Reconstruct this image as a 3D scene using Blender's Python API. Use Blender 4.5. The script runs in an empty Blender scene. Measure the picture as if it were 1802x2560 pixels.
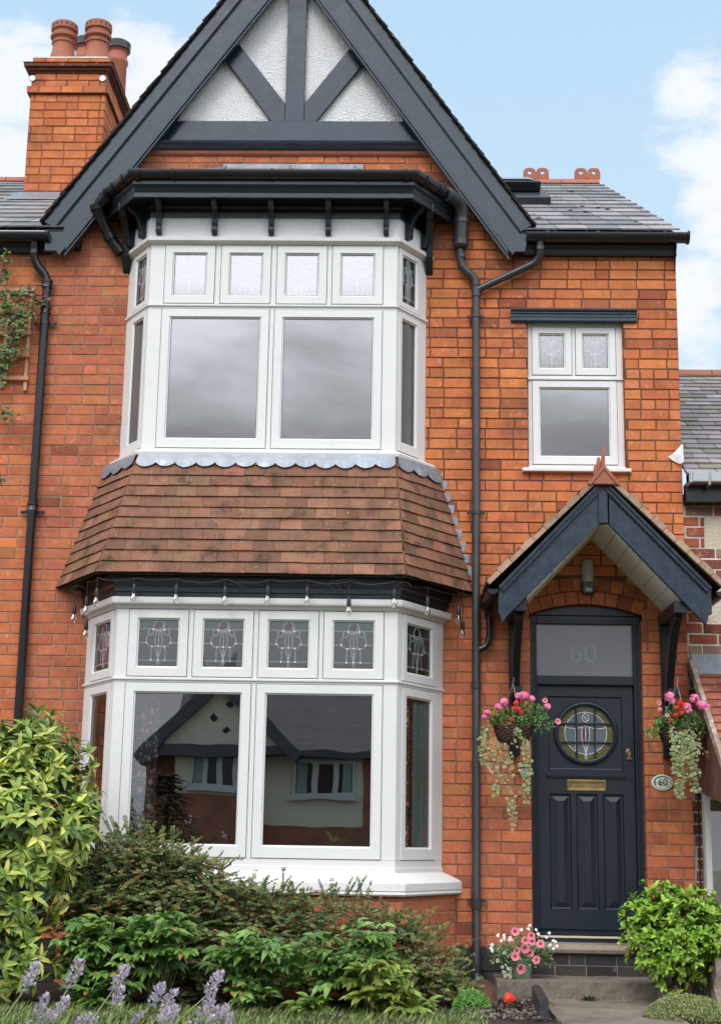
import bpy, math, random
from mathutils import Vector, Matrix
random.seed(7)
R = random.random
def U(a, b): return a + (b - a) * R()
SC = bpy.context.scene
COL = SC.collection
PI = math.pi
# ------------------------------------------------------------------ camera
FPX, PITCH, ROLL, YAW = 3660.78, 0.219327, -0.0172168, 0.0308817
CAMP = Vector((0, -12.0, 1.2))
RM = Matrix.Rotation(YAW, 3, 'Z') @ Matrix.Rotation(PITCH, 3, 'X') @ Matrix.Rotation(ROLL, 3, 'Y')
cam = bpy.data.cameras.new('camera'); camo = bpy.data.objects.new('camera', cam); COL.objects.link(camo)
cam.sensor_fit = 'VERTICAL'; cam.sensor_height = 36; cam.lens = FPX / 2560 * 36
cam.clip_start = .1; cam.clip_end = 500
r_, f_, u_ = RM @ Vector((1, 0, 0)), RM @ Vector((0, 1, 0)), RM @ Vector((0, 0, 1))
camo.matrix_world = Matrix(((r_.x, u_.x, -f_.x, CAMP.x), (r_.y, u_.y, -f_.y, CAMP.y), (r_.z, u_.z, -f_.z, CAMP.z), (0, 0, 0, 1)))
SC.camera = camo
def raydir(px, py): return (RM @ Vector((px - 901, FPX, 1280 - py))).normalized()
def at(px, py, Y):
    d = raydir(px, py); t = (Y + 12.0) / d.y
    return CAMP + d * t
# ------------------------------------------------------------------ materials
def N(nt, t, **k):
    n = nt.nodes.new(t)
    for a, b in k.items():
        if a.startswith('i_'): n.inputs[a[2:].replace('_', ' ')].default_value = b
        else: setattr(n, a, b)
    return n
MATS = {}
def newmat(name):
    m = bpy.data.materials.new(name); m.use_nodes = True; nt = m.node_tree; nt.nodes.clear()
    out = N(nt, 'ShaderNodeOutputMaterial'); MATS[name] = m
    return m, nt, out
def mixcol(nt, a, b, fac, mode='MIX'):
    n = N(nt, 'ShaderNodeMix', data_type='RGBA', blend_type=mode)
    for s, v in ((0, fac), (6, a), (7, b)):
        if hasattr(v, 'is_output') or isinstance(v, bpy.types.NodeSocket): nt.links.new(v, n.inputs[s])
        else: n.inputs[s].default_value = v if s == 0 else (*v, 1)
    return n.outputs[2]
def noise(nt, co, scale, detail=4, rough=.6, dist=0):
    n = N(nt, 'ShaderNodeTexNoise'); n.inputs['Scale'].default_value = scale; n.inputs['Detail'].default_value = detail
    n.inputs['Roughness'].default_value = rough; n.inputs['Distortion'].default_value = dist
    nt.links.new(co, n.inputs['Vector']); return n.outputs['Fac']
def mrange(nt, v, a, b, c=0, d=1, smooth=True):
    n = N(nt, 'ShaderNodeMapRange'); n.interpolation_type = 'SMOOTHSTEP' if smooth else 'LINEAR'
    nt.links.new(v, n.inputs[0])
    for i, x in enumerate((a, b, c, d)): n.inputs[i + 1].default_value = x
    return n.outputs[0]
def mat(name, col, rough=.6, attr=False, var=.12, vs=6, bump=0, bs=60, metal=0, spots=None, spot2=None, trans=0, spec=.5, stretch=None, rvar=0, coat=0, dist=.01):
    """principled with optional per-piece colour attribute, mottling, spots and bump"""
    m, nt, out = newmat(name)
    tc = N(nt, 'ShaderNodeTexCoord').outputs['Object']
    if stretch:
        mp = N(nt, 'ShaderNodeMapping'); mp.inputs['Scale'].default_value = stretch; nt.links.new(tc, mp.inputs[0]); tc = mp.outputs[0]
    b = N(nt, 'ShaderNodeBsdfPrincipled')
    if attr:
        a = N(nt, 'ShaderNodeAttribute'); a.attribute_name = 'Col'; c = a.outputs['Color']
    else:
        r = N(nt, 'ShaderNodeRGB'); r.outputs[0].default_value = (*col, 1); c = r.outputs[0]
    if var:
        f = mrange(nt, noise(nt, tc, vs, 5), .25, .75, 1 - var, 1 + var, False)
        f2 = mrange(nt, noise(nt, tc, vs * 9, 3), .25, .75, 1 - var * .8, 1 + var * .8, False)
        mm = N(nt, 'ShaderNodeMath', operation='MULTIPLY'); nt.links.new(f, mm.inputs[0]); nt.links.new(f2, mm.inputs[1])
        cc = N(nt, 'ShaderNodeCombineColor')
        for i in range(3): nt.links.new(mm.outputs[0], cc.inputs[i])
        c = mixcol(nt, c, cc.outputs[0], 1.0, 'MULTIPLY')
    for sp in (spots, spot2):
        if sp:   # (colour, scale, lo, hi, strength)
            f = mrange(nt, noise(nt, tc, sp[1], 6, .65), sp[2], sp[3], 0, sp[4])
            c = mixcol(nt, c, sp[0], f)
    nt.links.new(c, b.inputs['Base Color'])
    b.inputs['Roughness'].default_value = rough; b.inputs['Metallic'].default_value = metal
    b.inputs['Specular IOR Level'].default_value = spec
    if coat: b.inputs['Coat Weight'].default_value = coat; b.inputs['Coat Roughness'].default_value = .12
    if rvar: nt.links.new(mrange(nt, noise(nt, tc, vs * 2, 4), .3, .7, rough - rvar, rough + rvar), b.inputs['Roughness'])
    if bump:
        bp = N(nt, 'ShaderNodeBump'); bp.inputs['Strength'].default_value = bump; bp.inputs['Distance'].default_value = dist
        nt.links.new(noise(nt, tc, bs, 5, .65), bp.inputs['Height']); nt.links.new(bp.outputs[0], b.inputs['Normal'])
    sh = b.outputs[0]
    if trans:
        t = N(nt, 'ShaderNodeBsdfTranslucent'); nt.links.new(c, t.inputs[0])
        mx = N(nt, 'ShaderNodeMixShader'); mx.inputs[0].default_value = trans
        nt.links.new(sh, mx.inputs[1]); nt.links.new(t.outputs[0], mx.inputs[2]); sh = mx.outputs[0]
    nt.links.new(sh, out.inputs[0])
    return m
def glass(name, tint=(1, 1, 1), refl=.25, rough=0., bump=0., bs=3., gcol=(1, 1, 1), solid=None):
    m, nt, out = newmat(name)
    t = N(nt, 'ShaderNodeBsdfTransparent'); t.inputs[0].default_value = (*tint, 1); tt = t.outputs[0]
    if solid:
        d = N(nt, 'ShaderNodeBsdfDiffuse'); d.inputs[0].default_value = (*solid[0], 1)
        m2 = N(nt, 'ShaderNodeMixShader'); m2.inputs[0].default_value = solid[1]
        nt.links.new(tt, m2.inputs[1]); nt.links.new(d.outputs[0], m2.inputs[2]); tt = m2.outputs[0]
    g = N(nt, 'ShaderNodeBsdfGlossy'); g.inputs['Roughness'].default_value = rough; g.inputs[0].default_value = (*gcol, 1)
    fr = N(nt, 'ShaderNodeFresnel'); fr.inputs[0].default_value = 1.5
    f = mrange(nt, fr.outputs[0], .04, 1, refl, 1, False)
    mx = N(nt, 'ShaderNodeMixShader'); nt.links.new(f, mx.inputs[0]); nt.links.new(tt, mx.inputs[1]); nt.links.new(g.outputs[0], mx.inputs[2])
    if bump:
        tc = N(nt, 'ShaderNodeTexCoord').outputs['Object']
        bp = N(nt, 'ShaderNodeBump'); bp.inputs['Strength'].default_value = bump; bp.inputs['Distance'].default_value = .01
        nt.links.new(noise(nt, tc, bs, 1, .4), bp.inputs['Height']); nt.links.new(bp.outputs[0], g.inputs['Normal']); nt.links.new(bp.outputs[0], fr.inputs['Normal'])
    nt.links.new(mx.outputs[0], out.inputs[0]); return m

mat('brick', None, .85, attr=True, var=.21, vs=8, bump=.5, bs=90, spec=.25,
    spots=((.12, .05, .032), 1.9, .48, .74, .62), spot2=((.68, .36, .22), 15, .56, .72, .5))
mat('mortar', None, .95, attr=True, var=.25, vs=5, bump=.4, bs=120, spec=.1)
mat('brown_brick', (.13, .05, .03), .85, var=.3, vs=8, bump=.4, bs=80)
mat('navy_shaded', (.007, .011, .016), .3, var=.2, vs=5, bump=.2, bs=30)  # darker navy timber: shade under eaves and canopy put into the colour
mat('navy_wood', (.014, .028, .044), .24, var=.18, vs=5, bump=.14, bs=30, rvar=.1, stretch=(1, 1, 1), spots=((.05, .062, .075), 7, .64, .72, .3))
mat('navy_door', (.0075, .0135, .0235), .36, var=.05, vs=4, bump=.08, bs=60)
mat('black_plastic', (.009, .009, .010), .27, var=.25, vs=4, bump=.06, bs=30, spots=((.035, .025, .02), 3, .55, .75, .4))
mat('black_iron', (.008, .008, .009), .22, var=.2, vs=4, bump=.35, bs=70, dist=.004)
mat('grey_plastic', (.03, .032, .036), .4, var=.2, vs=4, spots=((.09, .09, .09), 3, .5, .8, .4))
mat('white_paint', (.65, .65, .64), .38, var=.03, vs=3, bump=.06, bs=40, spots=((.50, .49, .45), 2.6, .56, .8, .28))
mat('white_masonry', (.68, .68, .67), .7, var=.05, vs=4, bump=.5, bs=30, spots=((.42, .42, .4), 5, .6, .8, .35))
mat('plaster', (.68, .69, .70), .8, var=.05, vs=5, bump=.5, bs=18, spots=((.35, .37, .38), 4, .58, .75, .3))
mat('roughcast', (.86, .86, .86), .85, var=.06, vs=10, bump=1.0, bs=55, dist=.03)
mat('roughcast_cream', (.62, .55, .42), .9, var=.12, vs=10, bump=.9, bs=60, dist=.02)
mat('clay_tile', None, .88, attr=True, var=.28, vs=14, bump=.5, bs=110, spec=.25, spots=((.03, .024, .018), 7, .48, .70, .75), spot2=((.36, .31, .25), 30, .62, .70, .7))
mat('slate', None, .5, attr=True, var=.2, vs=9, bump=.25, bs=60, spots=((.13, .12, .09), 6, .52, .7, .5), spot2=((.34, .33, .29), 22, .64, .72, .5))
mat('terracotta', (.32, .105, .058), .75, var=.15, vs=7, bump=.15, bs=40, spots=((.09, .05, .04), 5, .55, .8, .5))
mat('lead', (.22, .245, .28), .45, var=.22, vs=7, bump=.2, bs=25, metal=.35, spots=((.45, .48, .52), 6, .54, .7, .6))
mat('stone', (.27, .22, .17), .9, var=.25, vs=5, bump=.6, bs=60, spots=((.09, .075, .06), 4, .5, .72, .7), spot2=((.42, .38, .32), 20, .6, .72, .4))
mat('concrete', (.19, .158, .125), .92, var=.25, vs=5, bump=.9, bs=90, spots=((.07, .06, .045), 3, .46, .72, .7), spot2=((.36, .32, .27), 26, .60, .72, .5))
mat('blue_brick', None, .6, attr=True, var=.3, vs=9, bump=.4, bs=70, spots=((.24, .19, .16), 11, .62, .7, .6))
mat('brass', (.33, .23, .10), .33, var=.25, vs=14, metal=1., bump=.1, bs=40, spots=((.12, .08, .03), 8, .5, .7, .5))
mat('came', (.93, .93, .94), .3, var=.05)
mat('steel', (.5, .5, .5), .35, metal=.9)
mat('room', (.16, .155, .15), .9, var=.1)
mat('soffit_white', (.78, .76, .72), .6, var=.05)
mat('bare_timber', (.48, .25, .13), .75, var=.2, vs=6, stretch=(1, 1, 1), bump=.2)
mat('old_timber', (.25, .19, .14), .9, var=.4, vs=14, bump=.6, bs=50, spots=((.6, .55, .5), 9, .5, .65, .6))
mat('wicker', (.055, .028, .016), .8, var=.4, vs=20, bump=.6, bs=60)
mat('leaf', None, .42, attr=True, var=.14, vs=30, trans=.22, spec=.45)
mat('leaf_matt', None, .75, attr=True, var=.2, vs=30, trans=.2, spec=.2)
mat('petal', None, .6, attr=True, var=.06, vs=40, trans=.3, spec=.2)
mat('stem', None, .8, attr=True, var=.2, vs=20)
mat('soil', (.035, .022, .014), .95, var=.5, vs=12, bump=1., bs=40, dist=.04, spots=((.12, .09, .06), 40, .58, .65, .8))
mat('slate_edge', (.03, .032, .037), .45, var=.3, vs=9, bump=.3, bs=50, spots=((.16, .14, .12), 9, .55, .7, .6))
mat('terracotta_dark', (.10, .045, .03), .5, var=.3, vs=7, bump=.3, bs=50)
mat('turf', (.09, .10, .05), .95, var=.4, vs=12, bump=.6, bs=60)
mat('green_pot', (.20, .33, .20), .45, var=.06)
mat('enamel', (.78, .80, .76), .22, var=.03)
mat('enamel_green', (.10, .22, .19), .3, var=.1)
mat('black_paint', (.006, .006, .007), .4, var=0)
mat('frosted_lamp', (.42, .42, .41), .35, var=.08, vs=30)
mat('cream_strip', (.55, .52, .38), .4, var=.05)
mat('rubber', (.01, .01, .01), .5, var=.1)
mat('steel_grey', (.36, .38, .4), .4, metal=.7)
mat('asphalt', (.05, .05, .05), .9, var=.2, vs=20)
mat('curtain_green', (.30, .38, .34), .9, var=.08)
mat('opp_roof', (.11, .10, .106), .8, var=.4, vs=1.5, stretch=(.5, 1, 9))
mat('opp_brick', (.36, .14, .085), .9, var=.3, vs=2)
mat('opp_render', (.86, .77, .60), .9, var=.05, vs=2)
mat('voile', (.84, .87, .88), .9, var=.03, trans=.5)
mat('gold_pot', (.45, .30, .06), .4, var=.1)
def floral():
    m, nt, out = newmat('floral')
    tc = N(nt, 'ShaderNodeTexCoord').outputs['Object']
    v = N(nt, 'ShaderNodeTexVoronoi'); v.inputs['Scale'].default_value = 13; nt.links.new(tc, v.inputs[0])
    v2 = N(nt, 'ShaderNodeTexVoronoi'); v2.inputs['Scale'].default_value = 28; nt.links.new(tc, v2.inputs[0])
    c = mixcol(nt, (.04, .06, .08), (.38, .52, .30), mrange(nt, v2.outputs['Distance'], .30, .22))
    cr = N(nt, 'ShaderNodeValToRGB'); nt.links.new(v.outputs['Color'], cr.inputs[0])
    cr.color_ramp.elements[0].color = (.8, .2, .18, 1); cr.color_ramp.elements[1].color = (.9, .6, .45, 1)
    e = cr.color_ramp.elements.new(.5); e.color = (.8, .4, .4, 1)
    c = mixcol(nt, c, cr.outputs[0], mrange(nt, v.outputs['Distance'], .34, .24))
    b = N(nt, 'ShaderNodeBsdfPrincipled'); b.inputs['Roughness'].default_value = .9; nt.links.new(c, b.inputs[0]); nt.links.new(b.outputs[0], out.inputs[0])
floral()
glass('glass_lower', (.98, .98, .98), .32, 0, .05, 2.6)
glass('glass_upper', (.75, .8, .82), .27, 0, .02, 1.5)
glass('glass_side', (.9, .93, .93), .06, 0)
glass('glass_lead_side', (.9, .92, .92), .06, .02)
glass('glass_lead', (.95, .96, .96), .17, .01)
glass('glass_lead_bright', (.95, .97, .97), .27, .01)
glass('tint_grey', (.35, .37, .4), .08, .12, 0, 30, solid=((.14, .17, .20), .65))
glass('tint_green', (.1, .3, .2), .08, .12, 0, 30, solid=((.07, .22, .16), .7))
glass('tint_mauve', (.35, .15, .2), .08, .12, 0, 30, solid=((.10, .045, .06), .6))
glass('tint_tan', (.4, .35, .2), .08, .12, 0, 30, solid=((.14, .125, .075), .6))
glass('tint_olive', (.35, .3, .05), .05, .2, .5, 50, solid=((.11, .10, .012), .8))
glass('frosted', (.6, .6, .6), .14, .12, solid=((.16, .165, .17), .8))
glass('etched', (.6, .6, .6), .10, .3, solid=((.24, .245, .25), .9))
glass('bulb_glass', (.90, .86, .78), .07, .03)
glass('far_pane', (.1, .1, .1), .03, .1, solid=((.03, .03, .035), 1.))
# ------------------------------------------------------------------ mesh builder
class Fr:
    """local frame: u along a wall face, n outwards, z up"""
    def __init__(s, o, u, n): s.o, s.u, s.n = Vector(o), Vector(u).normalized(), Vector(n).normalized()
    def p(s, u, n, z): return s.o + s.u * u + s.n * n + Vector((0, 0, z))
F0 = Fr((0, 0, 0), (1, 0, 0), (0, -1, 0))
class MB:
    def __init__(s): s.v, s.f, s.m, s.c = [], [], [], []
    def add(s, vs, fs, m=0, c=None):
        b = len(s.v); s.v.extend(vs)
        for f in fs: s.f.append([b + i for i in f]); s.m.append(m); s.c.append(c)
    def box(s, x0, x1, y0, y1, z0, z1, m=0, c=None): s.fb(Fr((0, 0, 0), (1, 0, 0), (0, 1, 0)), x0, x1, y0, y1, z0, z1, m, c)
    def fb(s, F, u0, u1, n0, n1, z0, z1, m=0, c=None):
        vs = [F.p(u, n, z) for u in (u0, u1) for n in (n0, n1) for z in (z0, z1)]
        s.add(vs, [(0, 1, 3, 2), (4, 6, 7, 5), (0, 4, 5, 1), (2, 3, 7, 6), (0, 2, 6, 4), (1, 5, 7, 3)], m, c)
    def rings(s, rings, caps=True, m=0, c=None, closed=False):
        n = len(rings[0]); vs = [Vector(p) for r in rings for p in r]; fs = []
        k = len(rings)
        for i in range(k if closed else k - 1):
            a, b = i * n, ((i + 1) % k) * n
            for j in range(n): fs.append((a + j, a + (j + 1) % n, b + (j + 1) % n, b + j))
        if caps and not closed: fs.append(tuple(range(n - 1, -1, -1))); fs.append(tuple(range((k - 1) * n, k * n)))
        s.add(vs, fs, m, c)
    def prism(s, pts, vec, m=0, c=None):
        vec = Vector(vec); s.rings([[Vector(p) for p in pts], [Vector(p) + vec for p in pts]], True, m, c)
    def loops(s, F, u0, u1, z0, z1, lp, fill=None, m=0, c=None):
        """nested rectangles lp=[(inset,n)...]"""
        rr = []
        for ins, n in lp: rr.append([F.p(u0 + ins, n, z0 + ins), F.p(u1 - ins, n, z0 + ins), F.p(u1 - ins, n, z1 - ins), F.p(u0 + ins, n, z1 - ins)])
        s.rings(rr, False, m, c)
        if fill is not None: s.add(rr[-1], [(0, 1, 2, 3)], fill, c)
    def tube(s, path, r, seg=8, m=0, c=None, caps=True):
        path = [Vector(p) for p in path]; rs = []; prev = None
        for i, p in enumerate(path):
            d = (path[min(i + 1, len(path) - 1)] - path[max(i - 1, 0)])
            if d.length < 1e-9: d = Vector((0, 0, 1))
            d.normalize()
            if prev is None: a = d.cross(Vector((0, 0, 1))); a = a if a.length > .05 else d.cross(Vector((1, 0, 0)))
            else: a = prev - d * prev.dot(d)
            a.normalize(); prev = a; b = d.cross(a)
            rad = r[i] if isinstance(r, (list, tuple)) else r
            k = 1.
            if 0 < i < len(path) - 1:
                c1 = (path[i] - path[i - 1]).normalized().dot((path[i + 1] - path[i]).normalized()); k = 1 / max(.6, math.sqrt(max(.1, (1 + c1) / 2)))
            rs.append([p + (a * math.cos(t) + b * math.sin(t)) * rad for t in [2 * PI * j / seg for j in range(seg)]])
        s.rings(rs, caps, m, c)
    def lathe(s, c0, prof, seg=20, m=0, c=None, axis='z', caps=True):
        c0 = Vector(c0); rs = []
        for r, z in prof:
            ring = []
            for j in range(seg):
                t = 2 * PI * j / seg
                ring.append(c0 + (Vector((r * math.cos(t), r * math.sin(t), z)) if axis == 'z' else Vector((r * math.cos(t), -z, r * math.sin(t)))))
            rs.append(ring)
        s.rings(rs, caps, m, c)
    def blob(s, p, r, m=0, c=None, seg=6, sc=(1, 1, 1)):
        p = Vector(p); rs = []
        for k in (.35, .85, 1., .75, .3):
            pass
        prof = [(.3, -.95), (.85, -.5), (1, .05), (.75, .65), (.2, .98)]
        for q, z in prof: rs.append([p + Vector((q * r * sc[0] * math.cos(2 * PI * j / seg), q * r * sc[1] * math.sin(2 * PI * j / seg), z * r * sc[2])) for j in range(seg)])
        s.rings(rs, True, m, c)
    def leaf(s, p, d, up, L, W, c, m=0, droop=.15, fold=.25, c2=None, blunt=False):
        """pointed leaf with a folded midrib; d direction, up normal"""
        d = d.normalized(); w = d.cross(up)
        if w.length < 1e-3: w = d.cross(Vector((.3, .9, .2)))
        w.normalize(); n = w.cross(d); W = W / 2
        k = fold * W
        m1 = p + d * L * .38; m2 = p + d * L * .72 - n * droop * L * .4; tip = p + d * L - n * droop * L
        w2 = W * (.95 if blunt else .72)
        vs = [p, m1 + w * W + n * k, m1, m1 - w * W + n * k, m2 + w * w2 + n * k, m2, m2 - w * w2 + n * k, tip]
        b = len(s.v); s.v.extend(vs)
        e_ = U(.84, 1.1); c = c or (.1, .2, .05); c1_ = (c[0] * e_, c[1] * e_, c[2] * e_)
        for q, cc in (((0, 2, 1), c), ((0, 3, 2), c1_), ((1, 2, 5, 4), c), ((2, 3, 6, 5), c1_), ((4, 5, 7), c2 or c), ((5, 6, 7), c2 or c1_)):
            s.f.append([b + i for i in q]); s.m.append(m); s.c.append(cc)
    def tiny(s, p, d, up, L, W, c, m=0):
        d = d.normalized(); w = d.cross(up)
        if w.length < 1e-3: w = Vector((1, 0, 0))
        w.normalize(); b = len(s.v)
        s.v.extend([p, p + d * L * .5 + w * W / 2, p + d * L, p + d * L * .5 - w * W / 2]); s.f.append([b, b + 1, b + 2, b + 3]); s.m.append(m); s.c.append(c)
    def disc(s, p, nrm, r, cols, m=0, lobes=0, depth=0, seg=10, amp=.15, rot=0):
        """rings of colour from the centre outwards; a round leaf or a trumpet flower"""
        nrm = nrm.normalized(); a = nrm.cross(Vector((0, 0, 1)))
        if a.length < .05: a = Vector((1, 0, 0))
        a.normalize(); b2 = nrm.cross(a); base = len(s.v); k = len(cols)
        s.v.append(p - nrm * depth)
        for i in range(1, k + 1):
            for j in range(seg):
                t = 2 * PI * j / seg + rot; q = i / k
                rr = r * q * (1 + (amp * math.cos(lobes * t) if lobes and i == k else 0))
                s.v.append(p + (a * math.cos(t) + b2 * math.sin(t)) * rr - nrm * depth * (1 - q) ** 2)
        for i in range(k):
            for j in range(seg):
                j2 = (j + 1) % seg
                if i == 0: f = [base, base + 1 + j, base + 1 + j2]
                else: f = [base + 1 + (i - 1) * seg + j, base + 1 + i * seg + j, base + 1 + i * seg + j2, base + 1 + (i - 1) * seg + j2]
                s.f.append(f); s.m.append(m); s.c.append(cols[i])
    def build(s, name, mats, parent=None, smooth=False, bevel=0, label=None):
        if isinstance(mats, str): mats = [mats]
        o0 = Vector((0, 0, 0)); q = parent
        if q is not None:
            while q is not None: o0 = o0 + q.location; q = q.parent
        me = bpy.data.meshes.new(name)
        me.from_pydata([tuple(v - o0) for v in map(Vector, s.v)], [], s.f)
        for k in mats: me.materials.append(MATS[k])
        if len(mats) > 1: me.polygons.foreach_set('material_index', s.m)
        if any(c is not None for c in s.c):
            ca = me.color_attributes.new('Col', 'FLOAT_COLOR', 'CORNER'); buf = []
            for f, c in zip(s.f, s.c):
                c = c or (.5, .5, .5); buf.extend((c[0], c[1], c[2], 1.) * len(f))
            ca.data.foreach_set('color', buf)
        if smooth: me.polygons.foreach_set('use_smooth', [True] * len(me.polygons))
        me.validate(); me.update()
        o = bpy.data.objects.new(name, me); COL.objects.link(o); o.parent = parent
        if smooth:
            bpy.context.view_layer.objects.active = o
            try: me.set_sharp_from_angle(angle=math.radians(40))
            except Exception: pass
        if bevel:
            b = o.modifiers.new('bevel', 'BEVEL'); b.width = bevel; b.segments = 1; b.limit_method = 'ANGLE'; b.angle_limit = math.radians(35); b.harden_normals = False
        if label: o['label'] = label
        return o
def thing(name, loc, label, cat, group=None):
    o = bpy.data.objects.new(name, None); COL.objects.link(o); o.location = loc; o.empty_display_size = .1
    o['label'] = label; o['category'] = cat
    if group: o['group'] = group
    return o
def tag(o, label, cat, group=None):
    o['label'] = label; o['category'] = cat
    if group: o['group'] = group
    return o
def struct(o): o['kind'] = 'structure'; return o
def jit(c, a=.12, h=.05):
    k = 1 + U(-a, a); return (max(0, c[0] * k * (1 + U(-h, h))), max(0, c[1] * k * (1 + U(-h, h))), max(0, c[2] * k * (1 + U(-h, h))))
def lerp(a, b, t): return a + (b - a) * t
def lc(a, b, t): return tuple(a[i] + (b[i] - a[i]) * t for i in range(3))
# ------------------------------------------------------------------ brickwork, tiles
BRK = [(.50, .150, .058), (.53, .165, .060), (.46, .135, .058), (.43, .125, .060), (.56, .185, .066), (.49, .145, .066), (.52, .155, .070)]
DRK = [(.27, .07, .035), (.22, .065, .04)]
def brick_col(u, z, soot=0.):
    t = .5 + .5 * math.sin(u * 1.7 + z * 1.1)
    c = random.choice(BRK)
    if u < -1.: c = lc(c, (.42, .145, .085), .5)
    elif z < 3: c = lc(c, (.45, .15, .078), .4)
    else: c = lc(c, (.56, .195, .062), .3)
    dp = .05 + (.17 if (5.3 < z < 6.3 and u > .2) else 0) + (.10 if z < 1 else 0) + soot
    if R() < dp: c = lc(c, random.choice(DRK), U(.4, .9))
    return jit(c, .10, .05)
def brickwork(mb, F, z0, nc, ivf, hc=.09, L=.2385, joint=.0085, proud=.006, colf=brick_col, mcf=None, hp=.16, us=-6.):
    for k in range(nc):
        za = z0 + k * hc; zb = za + hc; ivs = ivf(za + hc / 2)
        if not ivs: continue
        for a, b in ivs:
            mc = mcf((a + b) / 2, za) if mcf else (.2, .15, .12)
            n = max(1, int((b - a) / .5))
            for i in range(n):
                ua, ub = lerp(a, b, i / n), lerp(a, b, (i + 1) / n)
                if mcf: mc = mcf((ua + ub) / 2, za)
                mb.add([F.p(ua, -.0, za), F.p(ub, 0, za), F.p(ub, 0, zb), F.p(ua, 0, zb)], [(0, 1, 2, 3)], 1, mc)
        u = us + (k % 2) * L / 2 + U(-.01, .01); umax = max(b for a, b in ivs); umin = min(a for a, b in ivs)
        while u < umin - L: u += L
        while u > umin: u -= L
        while u < umax:
            w = L if R() > hp else L / 2
            for a, b in ivs:
                ca, cb = max(u, a), min(u + w, b)
                if cb - ca < .03: continue
                j = joint / 2; ca += (j if ca > a + 1e-6 else .001); cb -= (j if cb < b - 1e-6 else .001)
                ca += U(-.0015, .0015); cb += U(-.0015, .0015); pz = U(-.0015, .0015); q = proud + U(-.002, .0025); e = .0035
                z_, zt = za + j + pz, zb - j + pz
                vs = [F.p(ca, 0, z_), F.p(cb, 0, z_), F.p(cb, 0, zt), F.p(ca, 0, zt), F.p(ca + e, q, z_ + e), F.p(cb - e, q, z_ + e), F.p(cb - e, q, zt - e), F.p(ca + e, q, zt - e)]
                mb.add(vs, [(4, 5, 6, 7), (0, 1, 5, 4), (1, 2, 6, 5), (2, 3, 7, 6), (3, 0, 4, 7)], 0, colf((ca + cb) / 2, za))
            u += w
def cut(ivs, a, b):
    out = []
    for x, y in ivs:
        if b <= x or a >= y: out.append((x, y)); continue
        if a > x: out.append((x, a))
        if b < y: out.append((b, y))
    return [(x, y) for x, y in out if y - x > .01]
def tiles(mb, B0, B1, T0, T1, rows, tw, th, colf, lap=.35, off=.5, m=0, jt=.004, gap=.002, lift=None, miss=0):
    """quad roof face covered in single tiles: bottom edge B0-B1, top edge T0-T1"""
    B0, B1, T0, T1 = map(Vector, (B0, B1, T0, T1))
    ud = (B1 - B0).normalized(); L0 = (B1 - B0).length
    sd = (T0 - B0); sd = (sd - ud * sd.dot(ud)).normalized(); n = ud.cross(sd).normalized()
    H = (T0 - B0).dot(sd); a1 = (T0 - B0).dot(ud); b1 = (T1 - B0).dot(ud)
    if n.z < 0 and abs(n.z) > .05: n = -n
    if abs(n.z) <= .05 and n.y > 0: n = -n
    for r in range(rows):
        v0 = H * r / rows; v1 = min(H, H * (r + 1 + lap) / rows)
        l = lambda v: a1 * v / H; rr_ = lambda v: L0 + (b1 - L0) * v / H
        umin = min(l(v0), l(v1)); umax = max(rr_(v0), rr_(v1)); u = umin - tw * (off if r % 2 else 0) - U(0, .02)
        while u < umax:
            a, b = u + gap / 2, u + tw - gap / 2; u += tw
            p = []
            lo, hi = [], []
            for v in (v0, v1):
                x0, x1 = max(a, l(v)), min(b, rr_(v)); lo.append(x0); hi.append(x1)
            if hi[0] - lo[0] < .012 and hi[1] - lo[1] < .012: continue
            for i in (0, 1):
                if hi[i] < lo[i]: mid = max(l((v0, v1)[i]), min(rr_((v0, v1)[i]), (hi[i] + lo[i]) / 2)); lo[i] = hi[i] = mid
            if R() < miss: continue
            dz = U(-jt, jt); dv = U(-jt, jt) * .8; t0 = th * 2.0 + dz * .6; t1 = th * .6
            def P(uu, vv, hh):
                x0, x1 = l(vv), rr_(vv); s_ = (uu - x0) / max(1e-6, x1 - x0); t_ = vv / H
                return B0.lerp(B1, s_).lerp(T0.lerp(T1, s_), t_) + n * hh
            vs = [P(lo[0], v0 + dv, t0 - th), P(hi[0], v0 + dv, t0 - th + U(-.001, .001)), P(hi[1], v1, t1 - th), P(lo[1], v1, t1 - th), P(lo[0], v0 + dv, t0), P(hi[0], v0 + dv, t0 + U(-.001, .001)), P(hi[1], v1, t1), P(lo[1], v1, t1)]
            mb.add(vs, [(4, 5, 6, 7), (0, 1, 5, 4), (1, 2, 6, 5), (3, 0, 4, 7), (0, 3, 2, 1)], m, colf())
def clay(): return jit(random.choice([(.20, .104, .064), (.225, .112, .070), (.175, .09, .058), (.25, .120, .072), (.205, .098, .062)]), .16, .05)
def slatec(): return jit(random.choice([(.20, .19, .19), (.24, .225, .225), (.16, .155, .16), (.28, .26, .255)]), .18, .02)
def redtile(): return jit(random.choice([(.30, .10, .06), (.34, .12, .07), (.27, .09, .06)]), .1, .04)
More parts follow.
